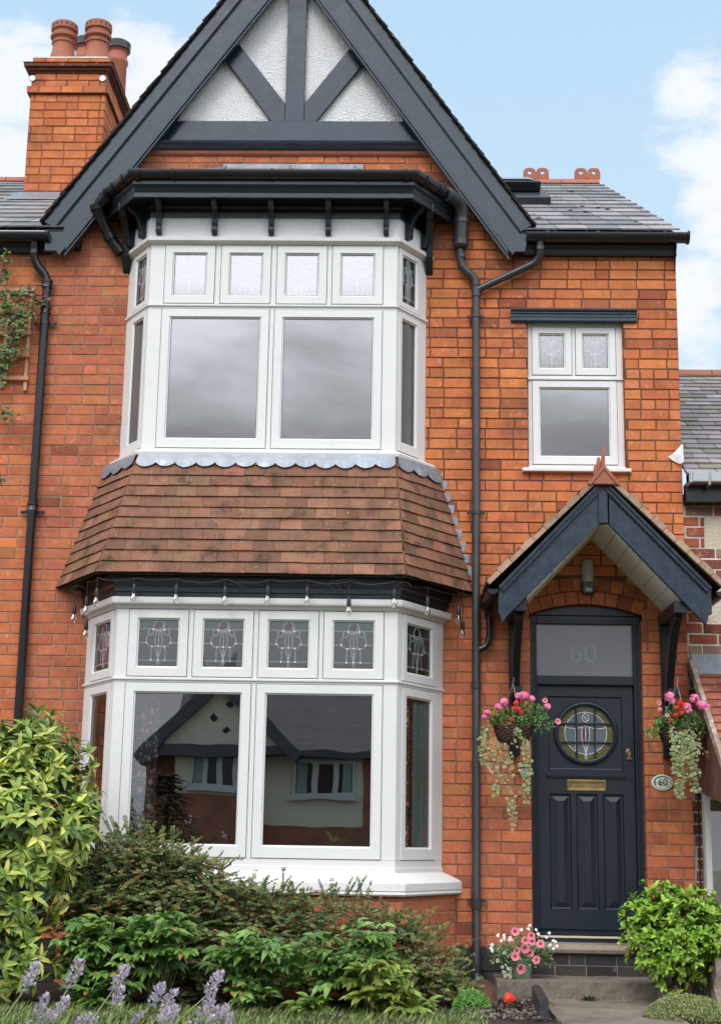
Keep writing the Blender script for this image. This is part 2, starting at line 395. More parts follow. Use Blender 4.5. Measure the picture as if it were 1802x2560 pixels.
# bay plan helpers
def bay_pts(c, wf, ww, b, o=0., yend=0.):
    dx, dy = ww - wf, b; Ls = math.hypot(dx, dy); nx, ny = dy / Ls, -dx / Ls
    px, py = wf + nx * o, -b + ny * o; k = dx / dy
    Y1 = -b - o; x1 = px + (Y1 - py) * k; x2 = px + (yend - py) * k
    return [Vector((c - x2, yend, 0)), Vector((c - x1, Y1, 0)), Vector((c + x1, Y1, 0)), Vector((c + x2, yend, 0))]
def bay_sweep(mb, bay, prof, yend=.015, m=0, c=None):
    """closed profile [(offset, z)] swept round the three faces of a bay"""
    cols = [bay_pts(*bay, o=o, yend=yend) for o, z in prof]
    rings = [[Vector((cols[j][i].x, cols[j][i].y, prof[j][1])) for j in range(len(prof))] for i in range(4)]
    mb.rings(rings, True, m, c)
def bay_slab(mb, bay, o, z0, z1, yend=.015, m=0):
    p = bay_pts(*bay, o=o, yend=yend); mb.prism([q + Vector((0, 0, z0)) for q in p], (0, 0, z1 - z0), m)
def bay_frames(bay, o=0.):
    p = bay_pts(*bay, o=o); out = []
    for i in range(3):
        d = (p[i + 1] - p[i]); out.append((Fr(p[i], d, Vector((d.y, -d.x, 0))), d.length))
    return out
# ================================================================== THE HOUSE
house = thing('terraced_house', (-.4, 0, .03), 'red brick house with two storey bay, timbered gable and dark blue front door', 'house')
GZ = .03
BU = (-1.13, 1.045, 1.30, .37)      # upper bay plan: centre, half front, half at wall, depth
BL = (-1.145, 1.10, 1.472, .64)     # lower bay plan
APX, SL = -1.04, 1.424
DCX, DR, DCZ = 1.4925, 1.247, 1.867  # door arch
def main_iv(z):
    if z < 6.25: iv = [(-3.165, 2.322)]
    else:
        h = (8.88 - z) / SL + .12; iv = [(max(-3.165, APX - h), min(2.322, APX + h))]
    if 4.26 < z < 6.1: iv = cut(iv, -2.41, .155)
    if .98 < z < 3.0: iv = cut(iv, -2.60, .315)
    if 4.28 < z < 5.60: iv = cut(iv, 1.035, 1.855)
    if z < 3.1: iv = cut(iv, 1.04, 1.945)
    if 3.02 < z < DCZ + 1.49:
        s = math.sqrt(max(0, 1.478 ** 2 - (z - DCZ) ** 2)) if z > 3.235 else (z - DCZ) * math.tan(.377)
        iv = cut(iv, DCX - s, DCX + s)
    return iv
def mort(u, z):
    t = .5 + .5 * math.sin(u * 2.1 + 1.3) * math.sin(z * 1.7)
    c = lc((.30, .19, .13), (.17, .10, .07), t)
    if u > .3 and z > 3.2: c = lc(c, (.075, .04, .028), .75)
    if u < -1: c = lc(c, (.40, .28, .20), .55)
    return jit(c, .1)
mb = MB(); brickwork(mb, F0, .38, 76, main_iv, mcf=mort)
# door and window reveals
for u0, u1, z0, z1 in ((1.04, 1.04, .1, 3.03), (1.945, 1.945, .1, 3.03), (1.035, 1.035, 4.28, 5.6), (1.855, 1.855, 4.28, 5.6)):
    nz = int((z1 - z0) / .09)
    for k in range(nz):
        za = z0 + k * .09; s = .004 if u0 in (1.04, 1.035) else -.004
        mb.add([F0.p(u0, 0, za), F0.p(u0, -.12, za), F0.p(u0, -.12, za + .09), F0.p(u0, 0, za + .09)], [(0, 1, 2, 3)], 1, (.13, .07, .05))
        mb.add([F0.p(u0 + s, .004, za + .005), F0.p(u0 + s, -.12, za + .005), F0.p(u0 + s, -.12, za + .085), F0.p(u0 + s, .004, za + .085)], [(0, 1, 2, 3)], 0, brick_col(u0, za))
wall = mb.build('wall', ['brick', 'mortar'], house)
mb = MB()   # rubbed brick arch over the door: two rings
for r0, r1, nb, oz in ((1.25, 1.355, 9, 0), (1.362, 1.47, 10, 1)):
    amax = .375; 
    for k in range(nb):
        a0 = -amax + 2 * amax * k / nb + .003; a1 = -amax + 2 * amax * (k + 1) / nb - .003
        P = lambda r, a, n: F0.p(DCX + r * math.sin(a), n, DCZ + r * math.cos(a))
        mb.rings([[P(r0, a0, 0), P(r0, a1, 0), P(r1, a1, 0), P(r1, a0, 0)], [P(r0 + .003, a0 + .002, .007), P(r0 + .003, a1 - .002, .007), P(r1 - .003, a1 - .002, .007), P(r1 - .003, a0 + .002, .007)]], True, 0, jit(lc(brick_col(1.5, 3.3, .25), (.30, .09, .035), .4), .1))
    ring = [F0.p(DCX + r1 * math.sin(-amax + 2 * amax * i / 16), .0, DCZ + r1 * math.cos(-amax + 2 * amax * i / 16)) for i in range(17)]
    ring0 = [F0.p(DCX + r0 * math.sin(-amax + 2 * amax * i / 16), .0, DCZ + r0 * math.cos(-amax + 2 * amax * i / 16)) for i in range(17)]
    for i in range(16): mb.add([ring0[i], ring0[i + 1], ring[i + 1], ring[i]], [(0, 1, 2, 3)], 1, (.16, .09, .06))
for i in range(24):   # mortar behind and above the rings
    a0, a1 = -.43 + .86 * i / 24, -.43 + .86 * (i + 1) / 24; P = lambda r, a, n: F0.p(DCX + r * math.sin(a), n, DCZ + r * math.cos(a))
    mb.add([P(1.25, a0, -.004), P(1.25, a1, -.004), F0.p(DCX + 1.25 * math.sin(a1), -.004, 3.42), F0.p(DCX + 1.25 * math.sin(a0), -.004, 3.42)], [(0, 1, 2, 3)], 1, (.15, .08, .055))
for i in range(16):   # soffit of the arch
    a0, a1 = -.37 + .74 * i / 16, -.37 + .74 * (i + 1) / 16
    P = lambda r, a, n: F0.p(DCX + r * math.sin(a), n, DCZ + r * math.cos(a))
    mb.add([P(1.25, a0, 0), P(1.25, a1, 0), P(1.25, a1, -.1), P(1.25, a0, -.1)], [(0, 1, 2, 3)], 0, jit((.3, .09, .04)))
mb.build('door_arch', ['brick', 'mortar'], house)
mb = MB()
def blue_col(u, z): return jit(random.choice([(.018, .018, .021), (.028, .026, .028), (.035, .028, .026), (.014, .014, .017)]), .2)
for pa_, pb_ in ((.3, 1.04), (1.945, 2.31), (-3.165, -2.4)):
    mb = MB(); brickwork(mb, F0, -.07, 5, lambda z: [(pa_, pb_)], colf=blue_col, mcf=lambda u, z: (.07, .055, .045), proud=.008)
    mb.build('plinth', ['blue_brick', 'mortar'], house)
# body of the house behind the brick skin, and the dark rooms
mb = MB()
mb.fb(F0, 2.320, 2.300, -.02, -8, 0, 6.3, 0)
for (x0, x1, z0, z1) in ((-2.95, .75, .55, 3.12), (-2.95, .75, 3.75, 6.42), (.82, 2.25, 3.75, 5.95), (.82, 2.25, .2, 3.4)):
    mb.add([Vector((x, y, z)) for x in (x0, x1) for y in (.03, 4.0) for z in (z0, z1)], [(2, 3, 7, 6), (0, 1, 3, 2), (4, 6, 7, 5), (0, 2, 6, 4), (1, 5, 7, 3)], 0)
mb.build('room_wall', ['room'], house)
# ------------------------------------------------------------------ leaded light design
def leaded(F, u0, u1, z0, z1, n, parent, came_r=.0055):
    w, h = u1 - u0, z1 - z0
    P = lambda x, y, dn=0: F.p(u0 + x * w, n + dn, z1 - y * h)
    g = MB()
    for ya, yb, m in ((0, .195, 1), (.195, .875, 0), (.875, 1, 3)): g.add([P(0, ya), P(1, ya), P(1, yb), P(0, yb)], [(3, 2, 1, 0)], m)
    def el(cx, cy, rx, ry, k=14, egg=0): return [(cx + rx * math.cos(t) * (1 - egg * math.sin(t)), cy - ry * math.sin(t)) for t in [2 * PI * i / k for i in range(k)]]
    rose = el(.5, .115, .135, .11, 16, .25)
    sl = el(.29, .265, .075, .065, 10); sr = [(1 - a, b) for a, b in sl]
    bl = [(.25, .31), (.2, .37), (.175, .44), (.2, .52), (.27, .57), (.36, .58), (.42, .56), (.41, .42), (.44, .27), (.36, .30)]; br = [(1 - a, b) for a, b in bl]
    st = [(.44, .25), (.41, .42), (.42, .57), (.47, .78), (.5, .86), (.53, .78), (.58, .57), (.59, .42), (.56, .25)]
    for poly, m in ((rose, 2), (sl, 1), (sr, 1), (bl, 0), (br, 0), (st, 2)): g.add([P(a, b, .0012) for a, b in poly], [tuple(range(len(poly)))], m)
    go = g.build('stained_glass', ['tint_grey', 'tint_green', 'tint_mauve', 'tint_tan'], parent)
    l = MB()
    lines = [[(0, .195), (.36, .195)], [(.64, .195), (1, .195)], [(0, .5), (.185, .5)], [(.815, .5), (1, .5)], [(0, .875), (1, .875)], rose + [rose[0]], sl + [sl[0]], sr + [sr[0]],
             bl[:7], br[:7], st[:5], st[4:], [(.5, .25), (.5, .86)], [(.36, .225), (.44, .25), (.56, .25), (.64, .225)], [(.33, .58), (.32, .875)], [(.67, .58), (.68, .875)], [(.39, .57), (.61, .57)],
             [(.62, .06), (.6, .15), (.52, .2), (.42, .21)], [(.5, .86), (.47, .94), (.5, 1), (.53, .94), (.5, .86)]]
    for ln in lines: l.tube([P(a, b, .002) for a, b in ln], came_r, 4)
    for a, b in ((.36, .21), (.64, .21), (.5, .87), (.32, .875), (.68, .875), (.19, .5), (.81, .5), (.34, .58), (.66, .58), (.5, .57)): l.blob(P(a, b, .003), came_r * 1.5)
    l.build('lead_came', ['came'], parent)
GAP = .0045
def casement(F, u0, u1, z0, z1, w, parent, gm, lead=False, wb=None, front=.008, paint='white_paint', name='casement'):
    """a framed sash with chamfered glazing rebate; glass (and leaded pane) are its sub-parts"""
    wb = wb or w; mb = MB()
    def ring(i, ib, n): return [F.p(u0 + i, n, z0 + ib), F.p(u1 - i, n, z0 + ib), F.p(u1 - i, n, z1 - i), F.p(u0 + i, n, z1 - i)]
    mb.rings([ring(0, 0, -.055), ring(0, 0, front - .003), ring(.003, .003, front), ring(w - .014, wb - .014, front), ring(w - .010, wb - .010, front - .009), ring(w, wb, front - .016), ring(w, wb, -.055)], False)
    o = mb.build(name, [paint], parent)
    g = MB(); nn = front - .022
    g.add([F.p(u0 + w - .002, nn, z0 + wb - .002), F.p(u1 - w + .002, nn, z0 + wb - .002), F.p(u1 - w + .002, nn, z1 - w + .002), F.p(u0 + w - .002, nn, z1 - w + .002)], [(0, 1, 2, 3)])
    g.build('glass_pane', [gm], o)
    if lead: leaded(F, u0 + w, u1 - w, z0 + wb, z1 - w, nn - .008, o)
    s = MB()   # dark rubber seal round the glass; outer strip puts shade into the sash gap
    q = lambda i: [F.p(u0 + w - i, nn + .001, z0 + wb - i), F.p(u1 - w + i, nn + .001, z0 + wb - i), F.p(u1 - w + i, nn + .001, z1 - w + i), F.p(u0 + w - i, nn + .001, z1 - w + i)]
    s.rings([q(-.004), q(.001)], False)
    q2 = lambda i: [F.p(u0 - i, -.007, z0 - i), F.p(u1 + i, -.007, z0 - i), F.p(u1 + i, -.007, z1 + i), F.p(u0 - i, -.007, z1 + i)]
    s.rings([q2(-.001), q2(GAP)], False); s.build('seal_and_gap_shade', ['rubber'], o)
    return o
def bay_window(bay, zb, zt, ztr, topx, mainx, sideu, parent, frame_name, gl, ins_t, ins_m, insb):
    """fixed frame of a bay (posts, mullions, transom, head, sill rail) plus its casements"""
    fr = bay_frames(bay); X0 = bay[0] - bay[1]
    f = MB(); t0, t1 = ztr   # transom bottom/top
    # front face
    F, Ln = fr[1]
    edges = [0] + [x - X0 for p in topx for x in p] + [Ln]
    for i in range(0, len(edges), 2): f.fb(F, edges[i] + (0 if i == 0 else GAP), edges[i + 1] - (0 if i + 2 >= len(edges) else GAP), -.07, 0, t1, zt)
    edges2 = [0] + [x - X0 for p in mainx for x in p] + [Ln]
    for i in range(0, len(edges2), 2): f.fb(F, edges2[i] + (0 if i == 0 else GAP), edges2[i + 1] - (0 if i + 2 >= len(edges2) else GAP), -.07, 0, zb, t0)
    for k in (0, 2):
        Fs, Ls = fr[k]; a, b = sideu if k == 2 else (Ls - sideu[1], Ls - sideu[0])
        for za, zc in ((t1, zt), (zb, t0)):
            f.fb(Fs, 0, a - GAP, -.07, -.0005, za, zc); f.fb(Fs, b + GAP, Ls, -.07, -.0005, za, zc)
    # rails all round
    bay_sweep(f, bay, [(0.001, t0), (0.001, t1), (-.07, t1), (-.07, t0)])
    bay_sweep(f, bay, [(.016, t1 - .022), (.016, t1 - .006), (0, t1), (0, t1 - .03)])
    o = f.build(frame_name, ['white_paint'], parent, bevel=.002)
    for a, b in topx: casement(F, a - X0, b - X0, t1 + GAP, zt - GAP, ins_t, parent, gl[0], True)
    for a, b in mainx: casement(F, a - X0, b - X0, zb + GAP, t0 - GAP, ins_m, parent, gl[1], wb=insb)
    for k in (0, 2):
        Fs, Ls = fr[k]; a, b = sideu if k == 2 else (Ls - sideu[1], Ls - sideu[0])
        w = .075 if Ls > .6 else .058
        casement(Fs, a, b, t1 + GAP, zt - GAP, w, parent, 'glass_lead_side', True); casement(Fs, a, b, zb + GAP, t0 - GAP, w, parent, 'glass_side', wb=insb)
    return o
# upper bay ----------------------------------------------------------
bay_window(BU, 4.317, 6.107, (5.535, 5.578), [(-2.050, -1.627), (-1.574, -1.152), (-1.100, -.678), (-.631, -.205)], [(-2.058, -1.154), (-1.108, -.205)], (.03, .345), house, 'upper_bay_frame', ('glass_lead_bright', 'glass_upper'), .078, .08, .088)
mb = MB()
bay_sweep(mb, BU, [(-.07, 6.107), (.0, 6.107), (.012, 6.112), (.035, 6.125), (.05, 6.13), (.052, 6.162), (-.07, 6.168)])
mb.build('bay_head_moulding', ['white_paint'], house, bevel=.002)
mb = MB(); bay_sweep(mb, BU, [(-.07, 4.24), (.068, 4.243), (.072, 4.272), (.06, 4.285), (.01, 4.3), (.0, 4.317), (-.07, 4.317)])
mb.build('bay_sill', ['white_paint'], house, bevel=.002)
mb = MB(); bay_sweep(mb, BU, [(.0, 6.166), (.02, 6.166), (.02, 6.348), (.0, 6.348)]); mb.build('plaster_frieze', ['plaster'], house)
mb = MB()   # dark cornice: frieze board, soffit, fascia
bay_sweep(mb, BU, [(.0, 6.345), (.034, 6.345), (.038, 6.39), (.030, 6.395), (.030, 6.42), (.05, 6.435), (.055, 6.47), (.0, 6.47)])
bay_sweep(mb, BU, [(.0, 6.47), (.215, 6.47), (.215, 6.437), (.240, 6.437), (.240, 6.475), (.232, 6.48), (.245, 6.52), (.262, 6.545), (.262, 6.60), (.0, 6.60)])
mb.build('cornice', ['navy_shaded'], house)
mb = MB(); g0, gz, gr = .266, 6.640, .062
prof = [(g0 + gr * math.cos(t), gz + gr * math.sin(t)) for t in [PI + PI * i / 9 for i in range(10)]]
prof += [(g0 + gr - .0, gz + .012), (g0 + gr - .012, gz + .012), (g0 + gr - .012, gz)] + [(g0 + (gr - .008) * math.cos(t), gz + (gr - .008) * math.sin(t)) for t in [2 * PI - PI * i / 9 for i in range(1, 9)]] + [(g0 - gr, gz + .012)]
bay_sweep(mb, BU, prof, yend=-.19)
gut = mb.build('bay_gutter', ['black_plastic'], house, smooth=True)
def bay_collar(X=None, side=None, u=0, wd=.035, extra=.006):
    mb = MB(); fr = bay_frames(BU, 0); F, Ln = fr[1] if side is None else fr[side]
    uc = (X - (BU[0] - BU[1])) if side is None else u
    pr = [(g0 + (gr + extra) * math.cos(t), gz + (gr + extra) * math.sin(t)) for t in [PI + PI * i / 9 for i in range(10)]]
    pr = pr + [(g0 + gr + extra, gz + .016), (g0 - gr, gz + .016)]
    mb.rings([[F.p(uc - wd / 2, a, b) for a, b in pr], [F.p(uc + wd / 2, a, b) for a, b in pr]], True); mb.build('gutter_bracket', ['black_plastic'], gut)
for X in (-1.97, -1.14, -.41): bay_collar(X, wd=.02)
for X in (-2.27, -.02): bay_collar(X, wd=.035, extra=.008)
for sd, us_ in ((2, (-.02, .18, .32)), (0, (.13, .27, .47))):
    for u in us_: bay_collar(None, sd, u, .04, .009)
def corbel(F, u, big=False):
    mb = MB(); w = .023 if not big else .03
    if not big: pr = [(.02, 6.47), (.195, 6.47), (.20, 6.445), (.19, 6.425), (.165, 6.41), (.125, 6.385), (.10, 6.35), (.088, 6.31), (.082, 6.27), (.075, 6.24), (.082, 6.225), (.075, 6.19), (.02, 6.185)]
    else: pr = [(.0, 6.47), (.25, 6.47), (.25, 6.42), (.22, 6.39), (.16, 6.35), (.12, 6.28), (.10, 6.2), (.085, 6.12), (.05, 6.03), (.0, 5.98)]
    mb.rings([[F.p(u - w, a, b) for a, b in pr], [F.p(u + w, a, b) for a, b in pr]], True); mb.build('corbel', ['navy_shaded'], house, bevel=.003)
fr = bay_frames(BU)
for X in (-2.112, -1.637, -1.155, -.672, -.182): corbel(fr[1][0], X - (BU[0] - BU[1]))
for k in (0, 2):
    Ls = fr[k][1]
    for u in (.10, .34): corbel(fr[k][0], u if k == 2 else Ls - u)
    mbk = MB(); 
for sx, xw in ((-1, BU[0] - BU[2] - .02), (1, BU[0] + BU[2] + .02)):
    mb = MB(); pr = [(.0, 6.5), (.36, 6.5), (.36, 6.43), (.33, 6.40), (.25, 6.38), (.16, 6.32), (.12, 6.22), (.10, 6.12), (.04, 6.02), (.0, 5.98)]
    Fq = Fr((xw, 0, 0), (1, 0, 0), (0, -1, 0)); mb.rings([[Fq.p(-.03 + sx * .0, a, b) for a, b in pr], [Fq.p(.03, a, b) for a, b in pr]], True); mb.build('corbel', ['navy_shaded'], house, bevel=.003)
mb = MB()   # lead roof of the upper bay
p = bay_pts(*BU, o=.24, yend=0); z0 = 6.655
T0, T1 = Vector((-1.62, -.01, 7.0)), Vector((-.42, -.01, 6.99)); E0, E1 = Vector((-2.55, -.01, 6.70)), Vector((.28, -.01, 6.70))
q = [a + Vector((0, 0, z0)) for a in p]
mb.add([q[0], q[1], q[2], q[3], T0, T1, E0, E1], [(1, 2, 5, 4), (0, 1, 4, 6), (2, 3, 7, 5)])
for a, b in ((Vector((-1.64, -.012, 6.93)), Vector((-.40, -.012, 6.93))),):
    mb.fb(F0, a.x, b.x, .008, .022, 6.95, 7.025)
for X in (-1.62, -1.05, -.47): mb.tube([(X, -.03, 7.0), (X + .01, -.2, 6.90), (X + .02, -.42, 6.78), (X + .02, -.55, 6.70)], .012, 6)
mb.build('bay_lead_roof', ['lead'], house)
# lower bay ----------------------------------------------------------
bay_window(BL, 1.04, 2.935, (2.36, 2.402), [(-2.148, -1.683), (-1.638, -1.173), (-1.128, -.662), (-.620, -.154)], [(-2.152, -1.176), (-1.131, -.157)], (.075, .61), house, 'lower_bay_frame', ('glass_lead', 'glass_lower'), .08, .08, .095)
mb = MB()
bay_sweep(mb, BL, [(-.07, 2.935), (0, 2.935), (.012, 2.94), (.03, 2.965), (.055, 2.97), (.06, 2.985), (.062, 3.022), (-.07, 3.03)])
mb.build('bay_head_moulding', ['white_paint'], house, bevel=.002)
mb = MB(); bay_sweep(mb, BL, [(-.07, .94), (.004, .94), (.004, .985), (-.002, .99), (-.002, 1.04), (-.07, 1.04)]); mb.build('bay_sill_rail', ['white_paint'], house, bevel=.002)
mb = MB(); bay_sweep(mb, BL, [(-.1, .955), (.005, .95), (.06, .925), (.128, .885), (.138, .875), (.138, .822), (.130, .812), (.137, .806), (.139, .797), (.130, .785), (.07, .775), (-.1, .775)])
mb.build('stone_sill', ['white_masonry'], house)
mb = MB()
BW = BL
for k, (F, Ln) in enumerate(bay_frames(BL, .085)):
    brickwork(mb, F, .38 - .36, 9, lambda z: [(0, Ln)], colf=lambda u, z: jit(lc(random.choice(BRK), (.42, .13, .08), .5), .14), mcf=lambda u, z: (.36, .22, .15), us=-.3, joint=.012)
mb.build('bay_wall', ['brick', 'mortar'], house)
mb = MB(); bay_sweep(mb, BL, [(0, 3.025), (.03, 3.025), (.03, 3.06), (.042, 3.068), (.042, 3.105), (.06, 3.12), (.065, 3.185), (0, 3.185)])
bay_slab(mb, BL, .105, 3.178, 3.188); mb.build('bay_fascia', ['navy_shaded'], house)
mb = MB(); bay_slab(mb, BL, -.06, 3.03, 3.05, yend=.1); bay_slab(mb, BL, -.06, .97, .99, yend=.1); bay_slab(mb, BU, -.06, 6.13, 6.15, yend=.1); bay_slab(mb, BU, -.06, 4.22, 4.24, yend=.1)
mb.build('bay_lining', ['soffit_white'], house)
# tiled pent roof between the bays
EB = [Vector((-2.885, 0, 3.195)), Vector((-2.40, -.785, 3.195)), Vector((.012, -.785, 3.195)), Vector((.572, 0, 3.195))]
ET = [Vector((-2.52, 0, 4.24)), Vector((-2.175, -.43, 4.24)), Vector((-.085, -.43, 4.24)), Vector((.262, 0, 4.24))]
mb = MB()
for i, n_ in ((0, 0), (1, 1), (2, 2)): tiles(mb, EB[i], EB[i + 1], ET[i], ET[i + 1], 11, .168, .012, clay, lap=.25, jt=.0035)
inner = [v + Vector((0, 0, -.012)) for v in EB] + [v + Vector((0, .01, 0)) for v in ET]
for i in range(3): mb.add([inner[i], inner[i + 1], inner[i + 5], inner[i + 4]], [(0, 1, 2, 3)], 0, (.03, .02, .015))
mb.build('bay_tile_roof', ['clay_tile'], house)
mb = MB()   # scalloped lead apron under the upper sill
def on(i, s, t, h):   # face i, along 0..1 from left, distance down the slope from the top
    B0, B1, T0, T1 = EB[i], EB[i + 1], ET[i], ET[i + 1]
    a = T0.lerp(T1, s); b = B0.lerp(B1, s); d = (b - a).normalized(); n = (B1 - B0).cross(a - b).normalized()
    if n.y > 0: n = -n
    return a + d * t + n * h
for i in range(3):
    Lw = (ET[i + 1] - ET[i]).length; ns = max(2, round(Lw / .158))
    for k in range(ns):
        pts = []; K = 8; sag = U(-.006, .006)
        for j in range(K + 1):
            s = (k + j / K) / ns; d = .088 + .042 * math.sin(PI * j / K) ** .7 + sag; pts.append((s, d))
        top = [on(i, s, .0, .03) for s, d in pts]; mid = [on(i, s, .06, .034) for s, d in pts]; bot = [on(i, s, d, .031 + U(0, .004)) for s, d in pts]
        for a, b in ((top, mid), (mid, bot)):
            for j in range(K): mb.add([a[j], a[j + 1], b[j + 1], b[j]], [(0, 1, 2, 3)])
        lo = [v + Vector((0, .012, -.002)) for v in bot]
        for j in range(K): mb.add([bot[j], bot[j + 1], lo[j + 1], lo[j]], [(0, 1, 2, 3)])
mb.build('scalloped_flashing', ['lead'], house)
mb = MB(); bay_sweep(mb, BU, [(.03, 4.20), (.05, 4.20), (.05, 4.243), (.03, 4.243)]); mb.build('packing_strip', ['old_timber'], house)
mb = MB()   # stepped lead soakers where the right slope meets the wall
for k in range(9):
    t = (k + .6) / 10; P0 = EB[3].lerp(ET[3], t)
    mb.add([P0 + Vector((-.02, -.010, -.05)), P0 + Vector((.045, -.012, -.01)), P0 + Vector((.05, -.012, .055)), P0 + Vector((-.01, -.010, .06)), P0 + Vector((.0, -.012, 0))], [(0, 1, 2, 3)])
mb.build('step_flashing', ['lead'], house)
# ------------------------------------------------------------------ gable
mb = MB()
mb.add([F0.p(APX - 1.22, .002, 7.38), F0.p(APX + 1.22, .002, 7.38), F0.p(APX, .002, 9.2)], [(0, 1, 2)])
mb.build('roughcast_panel', ['roughcast'], house)
def plank(name, pts, n0, n1, m='navy_wood', parent=house, bv=.003, label=None):
    mb = MB(); mb.rings([[F0.p(a, n0, b) for a, b in pts], [F0.p(a, n1, b) for a, b in pts]], True); return mb.build(name, [m], parent, bevel=bv, label=label)
plank('tie_beam', [(-2.34, 7.22), (.26, 7.22), (.12, 7.425), (-2.20, 7.425)], -.01, .055)
mb = MB(); pr = [(.0, 7.155), (.05, 7.155), (.06, 7.168), (.075, 7.185), (.095, 7.195), (.10, 7.215), (.06, 7.225), (0, 7.225)]
mb.rings([[F0.p(-2.38, a, b) for a, b in pr], [F0.p(.29, a, b) for a, b in pr]], True); mb.build('drip_moulding', ['navy_wood'], house, smooth=False)
mb = MB(); pr = [(.0, 7.105), (.022, 7.11), (.034, 7.125), (.034, 7.155), (0, 7.155)]; mb.rings([[F0.p(-2.4, a, b) for a, b in pr], [F0.p(.32, a, b) for a, b in pr]], True); mb.build('string_course', ['terracotta'], house)
plank('king_post', [(-1.103, 7.425), (-.933, 7.425), (-.933, 9.05), (-1.103, 9.05)], 0, .05)
plank('strut', [(-.931, 7.60), (-.931, 7.426), (-.825, 7.426), (-.355, 8.075), (-.47, 8.24)], 0, .046)
plank('strut', [(-1.105, 7.60), (-1.105, 7.426), (-1.222, 7.426), (-1.69, 8.08), (-1.60, 8.27)], 0, .046)
def barge(outer, name='bargeboard'):
    pts, sx, oa, ob = outer
    mb = MB(); mb.rings([[F0.p(a, .115, b) for a, b in pts], [F0.p(a, .15, b) for a, b in pts]], True)
    d = Vector((ob[0] - oa[0], ob[1] - oa[1])); L = d.length; d /= L; nrm = Vector((d.y, -d.x)) * sx
    if nrm.y > 0: nrm = -nrm
    P = lambda s, w, n: F0.p(oa[0] + d.x * s + nrm.x * w, n, oa[1] + d.y * s + nrm.y * w)
    L2 = L - .005
    def rail(w0, w1, n0, n1, e=0, s0=-.0): mb.rings([[P(s0, w0, n0), P(s0, w1, n0), P(s0, w1, n1), P(s0, w0, n1)], [P(L2 + e, w0, n0), P(L2 + e, w1, n0), P(L2 + e, w1, n1), P(L2 + e, w0, n1)]], True)
    rail(-.002, .090, .1505, .176); rail(.090, .098, .1505, .164)
    o = mb.build(name, ['navy_wood'], house, bevel=.002)
    m2 = MB()
    def r2(w0, w1, n1, e): m2.rings([[P(.33, w0, .1), P(.33, w1, .1), P(.33, w1, n1), P(.33, w0, n1)], [P(L2 + e, w0, .1), P(L2 + e, w1, .1), P(L2 + e + .04, w1, n1), P(L2 + e, w0, n1)]], True)
    r2(.270, .285, .160, .06); r2(.285, .300, .172, .08); r2(.300, .320, .156, .12)
    m2.build('edge_moulding', ['navy_wood'], o, bevel=.002)
    return P, L
rp = ([(-1.044, 9.405), (1.052, 6.375), (1.011, 6.155), (.925, 6.155), (.903, 6.125), (-1.044, 8.90)], -1, (-1.044, 9.405), (1.052, 6.375))
lp = ([(-1.044, 9.405), (-3.150, 6.39), (-3.150, 6.142), (-3.049, 6.142), (-3.02, 6.10), (-1.044, 8.90)], 1, (-1.044, 9.405), (-3.150, 6.39))
for spec_ in (rp, lp): barge(spec_)
mb = MB()   # roof of the gable: boarding, dark soffit and the tile courses that show along the verge
for sx, (ex, ez) in ((1, (1.07, 6.39)), (-1, (-3.168, 6.405))):
    a = Vector((APX, 0, 9.43)); b = Vector((ex, 0, ez)); d = (b - a); L = d.length; d.normalize(); n = Vector((-d.z, 0, d.x)) * (1 if sx < 0 else -1)
    if n.z < 0: n = -n
    mb.rings([[a + Vector((0, -.165, 0)) - n * .05, b + Vector((0, -.165, 0)) - n * .05, b + Vector((0, -.165, 0)), a + Vector((0, -.165, 0))], [a + Vector((0, 4, 0)) - n * .05, b + Vector((0, 4, 0)) - n * .05, b + Vector((0, 4, 0)), a + Vector((0, 4, 0))]], True, 1)
    k = int(L / .1)
    for i in range(k + 1):
        s0 = i * L / k; s1 = min(L + .02, s0 + L / k * 1.35); t = .012
        q0 = a + d * (s0 - .02) + n * (.004 + U(-.002, .002)); q1 = a + d * s1 + n * (.018 + U(-.003, .004)); y0 = -.205 + U(-.012, .012)
        c = jit((.03, .026, .024), .3)
        mb.rings([[q0 + Vector((0, y0, 0)), q1 + Vector((0, y0, 0)), q1 + n * t + Vector((0, y0, 0)), q0 + n * t + Vector((0, y0, 0))], [q0 + Vector((0, 1, 0)), q1 + Vector((0, 1, 0)), q1 + n * t + Vector((0, 1, 0)), q0 + n * t + Vector((0, 1, 0))]], True, 0, c)
mb.build('gable_roof', ['clay_tile', 'navy_wood'], house)
mb = MB(); plk = [(-3.0, 6.1, 6.25), (.86, 6.1, 6.25)]
for x0, x1 in ((-3.02, -2.86), (.80, .94)): mb.fb(F0, x0, x1, -.02, .11, 6.2, 6.34)
mb.build('purlin_end', ['black_paint'], house)
# ------------------------------------------------------------------ slate roof on the right, gutter, skylight
SR = .576
def rz(Y): return 6.345 + SR * (Y + .15)
mb = MB(); tiles(mb, (1.0, -.17, 6.335), (2.335, -.17, 6.335), (-1.2, 4.0, rz(4)), (2.25, 4.0, rz(4)), 13, .27, .014, slatec, lap=.4, jt=.003, gap=.007)
mb.add([Vector((1.0, -.16, 6.325)), Vector((2.31, -.16, 6.325)), Vector((2.23, 4, rz(4) - .02)), Vector((-1.2, 4, rz(4) - .02)), Vector((2.31, 4, 6.0)), Vector((2.31, -.05, 6.0))], [(0, 1, 2, 3), (1, 2, 4, 5)], 0, (.05, .05, .05))
rf = mb.build('slate_roof', ['slate'], house)
mb = MB()
for i in range(9):
    x0 = 2.24 - .45 * (i + 1); x1 = x0 + .442; ring = lambda x: [Vector((x, 4 - .09, rz(4) - .02)), Vector((x, 4 - .04, rz(4) + .045)), Vector((x, 4.0, rz(4) + .07)), Vector((x, 4.04, rz(4) + .045)), Vector((x, 4.09, rz(4) - .02))]
    mb.rings([ring(x0), ring(x1)], True)
